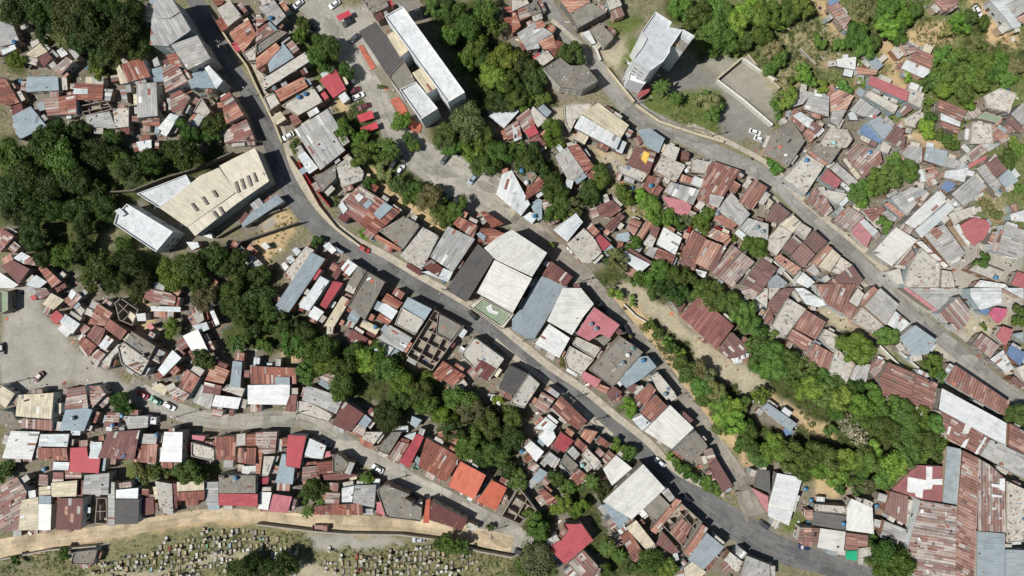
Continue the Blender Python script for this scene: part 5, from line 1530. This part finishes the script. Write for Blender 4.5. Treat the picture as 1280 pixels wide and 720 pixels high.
# ------------------------------------------------------------- carports
CP = []
for k, pts in enumerate(([(446,144),(465,138),(468,147.5),(450,153)], [(450,160),(471,152),(473,160),(452.5,167)], [(420,20),(436,12.5),(439.5,18.7),(424,26)])):
    h = 2.6; P = ccw([W(x, y, h) for x, y in pts]); cc = centroid(P); root = empty('carport', (*cc, 0))
    mb = MB(); mb.prism(P, h-.08, h, (*alb((200, 70, 84)), .05), bottom=True); mb.build('roof', M['tin'], root, cc)
    for p in inset(P, .3):
        q = MB(); q.cyl((0, 0, .03), .06, .06, h-.12, 10, (*alb((150, 150, 148)), 0)); po = q.build('post', M['metal'], root); po.location = (p[0]-cc[0], p[1]-cc[1], 0)
    CP.append(root)
for r_, l_ in zip(CP, ('upper of the two red-roofed carports beside the parked cars', 'lower of the two red-roofed carports beside the parked cars', 'red carport roof at the top of the parking lane beside the dark car')):
    tag(r_, l_, 'carport', 'red carports along the parking lane')

# ------------------------------------------------------------- cemetery
TBC = {'white': (214, 214, 206), 'grey': (158, 152, 140), 'cream': (182, 168, 138), 'blue': (150, 182, 188), 'green': (120, 170, 140), 'red': (164, 92, 84)}
TM = {}
def tomb_mesh(k, style):
    if (k, style) in TM: return TM[(k, style)]
    c = (*alb(TBC[k]), .5); b = MB(); hd = MB()
    b.box((0, 0, 0), (2.1, 1.0, .22), 0, (*alb((150, 144, 132)), .5)); b.box((0, 0, .22), (1.85, .78, .4 if style else .25), 0, c)
    if style == 0: hd.box((-.85, 0, .47), (.16, .7, .65), 0, c); hd.box((-.85, 0, 1.12), (.1, .1, .4), 0, c); hd.box((-.85, 0, 1.25), (.1, .34, .1), 0, c)
    elif style == 1: hd.box((-.7, 0, .62), (.5, .78, .55), 0, c); hd.prism([(-.95, -.42), (-.45, -.42), (-.45, .42), (-.95, .42)], 1.17, 1.25, c, bottom=True)
    else: hd.box((-.6, 0, .62), (.9, .82, .95), 0, c); hd.box((-.6, 0, 1.57), (1.0, .95, .1), 0, (*alb((190, 186, 176)), .3))
    TM[(k, style)] = (b.mesh('grave_slab', M['stone']), hd.mesh('headstone', M['stone'])); return TM[(k, style)]
TOMBS = []; occ = []
def tomb(x, y, k, st, a):
    p = W(x, y, .5); root = empty('tomb', (*p, relief_at(*p)-.02), a)
    for nm, me_ in zip(('grave_slab', 'headstone'), tomb_mesh(k, st)):
        o = bpy.data.objects.new(nm, me_); C.objects.link(o); o.parent = root
    s = random.uniform(.8, 1.15); root.scale = (s, s, s*random.uniform(.8, 1.2)); occ.append(p); TOMBS.append((root, k, st, (x, y)))
for x, y, k in ((108,709,'white'),(150,709,'white'),(208,674,'white'),(201,690,'white'),(246,694,'white'),(274,690,'white'),(284,708,'white'),(293,676,'white'),(262,663,'green'),(255,677,'cream'),(297,686,'cream'),(308,687,'white'),(427,695,'white'),(476,702,'white'),(523,685,'white'),(550,714,'white'),(352,686,'white'),(364,684,'cream'),(328,673,'blue'),(412,686,'white'),(451,711,'red'),(181,694,'white'),(255,663,'cream'),(234,675,'cream')):
    tomb(x, y, k, random.choice([1, 2]), random.choice([0, 1.57])+random.uniform(-.15, .15))
CEM = [pl('120,692 205,672 262,660 320,662 320,712 262,716 240,720 120,722'), pl('320,662 385,690 508,684 560,680 600,700 600,720 320,720')]
tries = 0
while len(TOMBS) < 195 and tries < 20000:
    tries += 1; poly = CEM[0] if random.random() < .5 else CEM[1]
    x = random.uniform(min(p[0] for p in poly), max(p[0] for p in poly)); y = random.uniform(min(p[1] for p in poly), max(p[1] for p in poly))
    # terraced rows that follow the road, with overgrown gaps
    base = 664+abs(x-290)*.045; row = round((y-base)/8.5); y = base+row*8.5+random.uniform(-1.2, 1.2)
    if math.sin(x*.045+row*1.7)+math.sin(x*.021+row*.9) < -.55: continue
    if not inside((x, y), poly): continue
    p = W(x, y, .5)
    if any(abs(p[0]-q[0]) < 1.5 and abs(p[1]-q[1]) < 1.3 for q in occ): continue
    i = int((p[0]-X0)/ST); j = int((p[1]-Y0)/ST)
    if flat[j, i] > .5: continue
    if any(math.hypot(x-t[0], y-t[1]) < t[2] for t in trees if t[1] > 640): continue
    tomb(x, y, random.choices(list(TBC), (22, 110, 40, 2, 2, 3))[0], random.choices((0, 1, 2), (5, 3, 2))[0], random.choice([0, 1.57, 1.57, 1.57])+random.uniform(-.12, .12))

# ------------------------------------------------------------- loose rubble and litter nobody could count
def scatter_junk():
    rd = random.Random(8); mb = MB()
    cols = [(200, 196, 188), (120, 112, 102), (150, 96, 80), (70, 68, 66), (222, 224, 224), (176, 150, 120), (90, 120, 150), (60, 58, 56), (190, 120, 100), (160, 156, 150)]
    def bit(x, y, z, smax):
        a = rd.uniform(0, PI); k = rd.random(); c = (*jitg(alb(rd.choice(cols)), .2), 0)
        if k < .6: mb.box((x, y, z), (rd.uniform(.15, smax), rd.uniform(.12, smax*.7), rd.uniform(.06, .4)), a, c)
        elif k < .85: mb.box((x, y, z), (rd.uniform(.8, 2.6), rd.uniform(.07, .22), rd.uniform(.05, .15)), a, c)
        else: mb.box((x, y, z), (rd.uniform(.6, 1.6), rd.uniform(.5, 1.1), rd.uniform(.03, .08)), a, c)
    for code, h, poly in ROOFPOLYS:
        A = abs(area(poly)); xs_ = [p[0] for p in poly]; ys_ = [p[1] for p in poly]
        dens = {'c': .3, 'd': .34, 'u': .5, 'm': .1, 'r': .06, 'o': .08, 'g': .06, 'k': .03, 'w': .03, 'b': .02, 'L': .01, 'V': .02, 't': .03}.get(code, 0)
        if h > 8: dens *= .15
        sl = 0 if code in CONC else .12
        for _ in range(int(A*dens+rd.random())):
            x = rd.uniform(min(xs_), max(xs_)); y = rd.uniform(min(ys_), max(ys_))
            if inside((x, y), inset(poly, .3)): bit(x, y, (h+.01 if code != 'u' else (.26 if h < 4.2 else h*.32+.01))+sl, .7)
        # the strip of ground round the house
        ex = inset(poly, -1.6); per = len(poly)
        for _ in range(int(A**.5*1.7)):
            i = rd.randrange(per); t = rd.random(); a, b = ex[i], ex[(i+1) % per]; x = a[0]+(b[0]-a[0])*t+rd.uniform(-1, 1); y = a[1]+(b[1]-a[1])*t+rd.uniform(-1, 1)
            i2 = int((x-X0)/ST); j2 = int((y-Y0)/ST)
            if any(inside((x, y), p2) for c2, h2, p2 in ROOFNEAR(x, y)) or onroad(x, y): continue
            bit(x, y, relief_at(x, y)-.01, .8)
    return mb
jk = scatter_junk().build('rubble', M['conc']); tag(jk, 'loose rubble, planks and litter on flat roofs and in the alleys', 'rubble', kind='stuff')
print('houses', len(houses), 'trees', len(TREES), 'tombs', len(TOMBS), 'sections', len(ROOFPOLYS))

# ------------------------------------------------------------- labels
LM = [('the long cream-roofed hall', 250, 240), ('the tall white tower', 830, 60), ('the long apartment block', 545, 95), ('the charcoal shed roof', 585, 345), ('the eight-sided red roof', 1217, 288),
 ('the big red roof', 712, 680), ('the orange roof', 585, 600), ('the roofless ruin', 545, 425), ('the white factory roof', 1228, 530), ('the red-roofed carports', 462, 150),
 ('the terrace roof painted pink', 745, 405), ('the long green tree clump', 1108, 222), ('the open grey yard', 60, 420), ('the long red hillside roof', 1110, 110),
 ('the narrow blue-grey strip roof', 375, 350), ('the ribbed red-brown roof', 885, 400), ('the huge rusty factory roof', 1195, 640), ('the green-painted court', 615, 390),
 ('the charcoal roof by the cemetery road', 158, 640), ('the bright green spreading tree', 1073, 437), ('the silver-leaved bush', 1065, 535), ('the pale lower warehouse', 800, 620),
 ('the red roof by the cemetery road', 297, 625), ('the big white-roofed shed', 1000, 615), ('the teal canopy', 1064, 694), ('the red-trimmed corner house', 715, 310), ('the blue-trimmed shack', 1090, 165),
 ('the parked maroon car', 48, 471), ('the brown truck', 400, 663), ('the dry court by the tower', 940, 130), ('the open market-blue tarp', 1265, 440), ('the top-left corner', 0, 0), ('the top-right corner', 1280, 0), ('the bottom-left corner', 0, 720),
 ('the bottom-right corner', 1280, 720), ('the narrow dark alley top of the upper road', 700, 0)]
LM = [l for l in LM if 'market' not in l[0] and 'alley' not in l[0]]
ORD = ['leftmost', 'second from left', 'third from left', 'fourth from left', 'fifth from left', 'sixth from left', 'seventh from left', 'eighth from left', 'ninth from left', 'tenth from left', 'eleventh from left', 'twelfth from left']
def place(px, skip='', polys=()):
    best = sorted(LM, key=lambda l: (l[1]-px[0])**2+(l[2]-px[1])**2)
    best = [b for b in best if b[0] != skip]
    n, x, y = best[0]; dx, dy = px[0]-x, px[1]-y; d = math.hypot(dx, dy)
    if 'corner' in n and 'house' not in n: return ('near' if d < 150 else 'in from')+' '+n
    if any(inside((x, y), p_) for p_ in polys): return 'with '+n
    if d < 22: return 'beside '+n
    v = 'above' if dy < -abs(dx)*.45 else ('below' if dy > abs(dx)*.45 else ''); w_ = 'left' if dx < -abs(dy)*.45 else ('right' if dx > abs(dy)*.45 else '')
    dist = 'just ' if d < 48 else ''
    if v and w_: s = '%s and %s of' % (v, w_)
    elif v: s = v
    else: s = '%s of' % w_
    return dist+s+' '+n
def finish(items, cat, group, single_group=True):
    """give every item a label of its own: look + place, then counted from the left where look-alikes stay"""
    b = defaultdict(list)
    for it in items:
        it['pl'] = it.get('pl') or place(it['px']); b[(it['look'], it['pl'])].append(it)
    for (look, p), L_ in b.items():
        L_.sort(key=lambda i: i['px'][0])
        for i, it in enumerate(L_):
            lab = '%s %s' % (look, p)
            if len(L_) == 2: lab = ('left' if i == 0 else 'right')+' of two: '+lab
            elif len(L_) > 2: lab = '%s of %d: %s' % (ORD[i] if i < 12 else '%dth from left' % (i+1), len(L_), lab)
            w_ = lab.split()
            if len(w_) > 16: print('LONG', lab)
            tag(it['root'], ' '.join(w_[:16]), it.get('cat', cat), group)
def housel(h):
    ks = []
    for code, hh, pts in sorted(h['secs'], key=lambda s: -abs(area(s[2]))):
        if code not in ks: ks.append(code)
    A = h['A']; pts = max(h['secs'], key=lambda s: abs(area(s[2])))[2]
    size = 'tiny ' if A < 170 else ('small ' if A < 420 else ('' if A < 1100 else ('large ' if A < 2600 else 'huge ')))
    noun = h['name'].replace('_', ' ') if h['name'] != 'roofless_building' else 'roofless building'
    if ks == ['u']: return size+'roofless brick building'
    SH = {'r': 'rusty', 'k': 'dark maroon', 'm': 'patchy rust-grey', 'o': 'orange-rust', 'g': 'dull grey', 'b': 'blue-grey', 'w': 'whitish', 'W': 'bright white', 'c': 'pale concrete', 'd': 'dark stained', 't': 'beige',
          'L': 'light grey', 'q': 'ribbed red-brown', 'T': 'cream', 's': 'charcoal', 'P': 'bright red', 'p': 'faded pink', 'O': 'bright orange', 'B': 'vivid blue', 'N': 'green', 'Y': 'yellow', 'C': 'blue-white', 'V': 'white', 'K': 'red-and-white', 'M': 'magenta', 'J': 'emerald', 'u': 'open', 'y': 'open'}
    r = SH[ks[0]] if len(ks) == 1 else '%s and %s' % (SH[ks[0]], SH[ks[1]])
    return '%s%s-roofed %s' % (size, r, noun)
its = []
for h in houses:
    if h['label']: tag(h['root'], h['label'], h['cat']); continue
    its.append(dict(root=h['root'], px=h['px'], pl=place(h['px'], '', [s_[2] for s_ in h['secs']]), look=housel(h), cat='house' if h['name'] == 'house' else ('building' if h['name'] == 'roofless_building' else 'shed')))
finish(its, 'house', 'houses and sheds of the hillside settlement')
finish(CARS, 'car', 'cars parked along the roads and lanes'); finish(TANKS, 'water tank', 'water tanks on roofs and in yards'); finish(DISH, 'dish', 'satellite dishes on roofs')
finish(POLES, 'utility pole', 'utility poles along the roads'); finish(WALLS, 'wall', None) if False else finish(WALLS, 'wall', 'boundary walls')
finish([dict(p, look='feathery palm tree') for p in PALMS], 'palm tree', 'palm trees')
tb = defaultdict(list)
KN = {'d': 'dark green', 'g': 'mid green', 'b': 'bright green', 'o': 'olive', 's': 'silvery bare'}
SN = lambda r: 'big' if r >= 18 else ('broad' if r >= 14 else ('medium' if r >= 10 else 'small'))
for t in TREES: tb[('%s %s tree' % (SN(t['r']), KN[t['k']]), t['zone'])].append(t)
for (look, zone), L_ in tb.items():
    if len(L_) == 1: tag(L_[0]['root'], '%s in %s' % ('only '+look, zone), 'tree', 'trees of '+zone)
    elif len(L_) <= 8:
        L_.sort(key=lambda t: t['px'][0])
        for i, t in enumerate(L_): tag(t['root'], '%s %s in %s' % (ORD[i] if i < len(L_)-1 else 'rightmost', look, zone), 'tree', 'trees of '+zone)
    else:
        for t in L_: t['look'] = look
        for t in L_: tag(t['root'], '%s in %s' % (look, zone), 'tree', '%ss of %s' % (look, zone))
cb = defaultdict(list)
SN2 = {0: 'cross', 1: 'block headstone', 2: 'boxy vault'}
for r_, k, st, px in TOMBS:
    side = ('left part' if px[0] < 215 else 'middle part' if px[0] < 330 else 'lower strip' if px[0] < 460 else 'right end')
    cb[(k, st, side)].append((px[0], r_))
for (k, st, side), L_ in cb.items():
    L_.sort(key=lambda t: t[0])
    for i, (x, r_) in enumerate(L_):
        if len(L_) > 8: tag(r_, '%s tomb with %s in the %s of the cemetery' % (k, SN2[st], side), 'tomb', '%s tombs with %s, cemetery %s' % (k, SN2[st], side))
        else: tag(r_, '%s%s tomb with %s in the %s of the cemetery' % ('' if len(L_) == 1 else (ORD[i] if i < len(L_)-1 else 'rightmost')+' ', k, SN2[st], side), 'tomb', 'cemetery tombs')

# ------------------------------------------------------------- light, sky, camera
scene = bpy.context.scene
EL, AZ = math.radians(56), None
sd = (-1.0, -.24)                                # the sun stands to the left and a little below
w = bpy.data.worlds.new('World'); scene.world = w; w.use_nodes = True; nt = w.node_tree
sky = nt.nodes.new('ShaderNodeTexSky'); sky.sky_type = 'NISHITA'; sky.sun_disc = False; sky.sun_elevation = EL
sky.sun_rotation = math.atan2(sd[0], sd[1]); sky.air_density = 1.2; sky.dust_density = 1.0
nt.links.new(sky.outputs[0], nt.nodes['Background'].inputs['Color']); nt.nodes['Background'].inputs['Strength'].default_value = .05
ld = bpy.data.lights.new('sun', 'SUN'); ld.energy = 5.0; ld.angle = math.radians(.53); ld.color = (1, .965, .90)
lo = bpy.data.objects.new('sun', ld); C.objects.link(lo); l = math.hypot(*sd)
from mathutils import Vector
dv = Vector((sd[0]/l*math.cos(EL), sd[1]/l*math.cos(EL), math.sin(EL))); lo.rotation_euler = dv.to_track_quat('Z', 'Y').to_euler(); lo.location = (0, 0, 60)
cd = bpy.data.cameras.new('camera'); cd.sensor_width = 36; cd.lens = 36*H/(1280/S); cd.clip_end = 8000; cd.clip_start = 1
co = bpy.data.objects.new('camera', cd); C.objects.link(co); co.location = (0, 0, H); co.rotation_euler = (0, 0, 0); scene.camera = co
scene.view_settings.view_transform = 'Standard'; scene.view_settings.look = 'None'; scene.view_settings.gamma = 1; scene.view_settings.exposure = -.12
scene.render.resolution_x = 1024; scene.render.resolution_y = 576
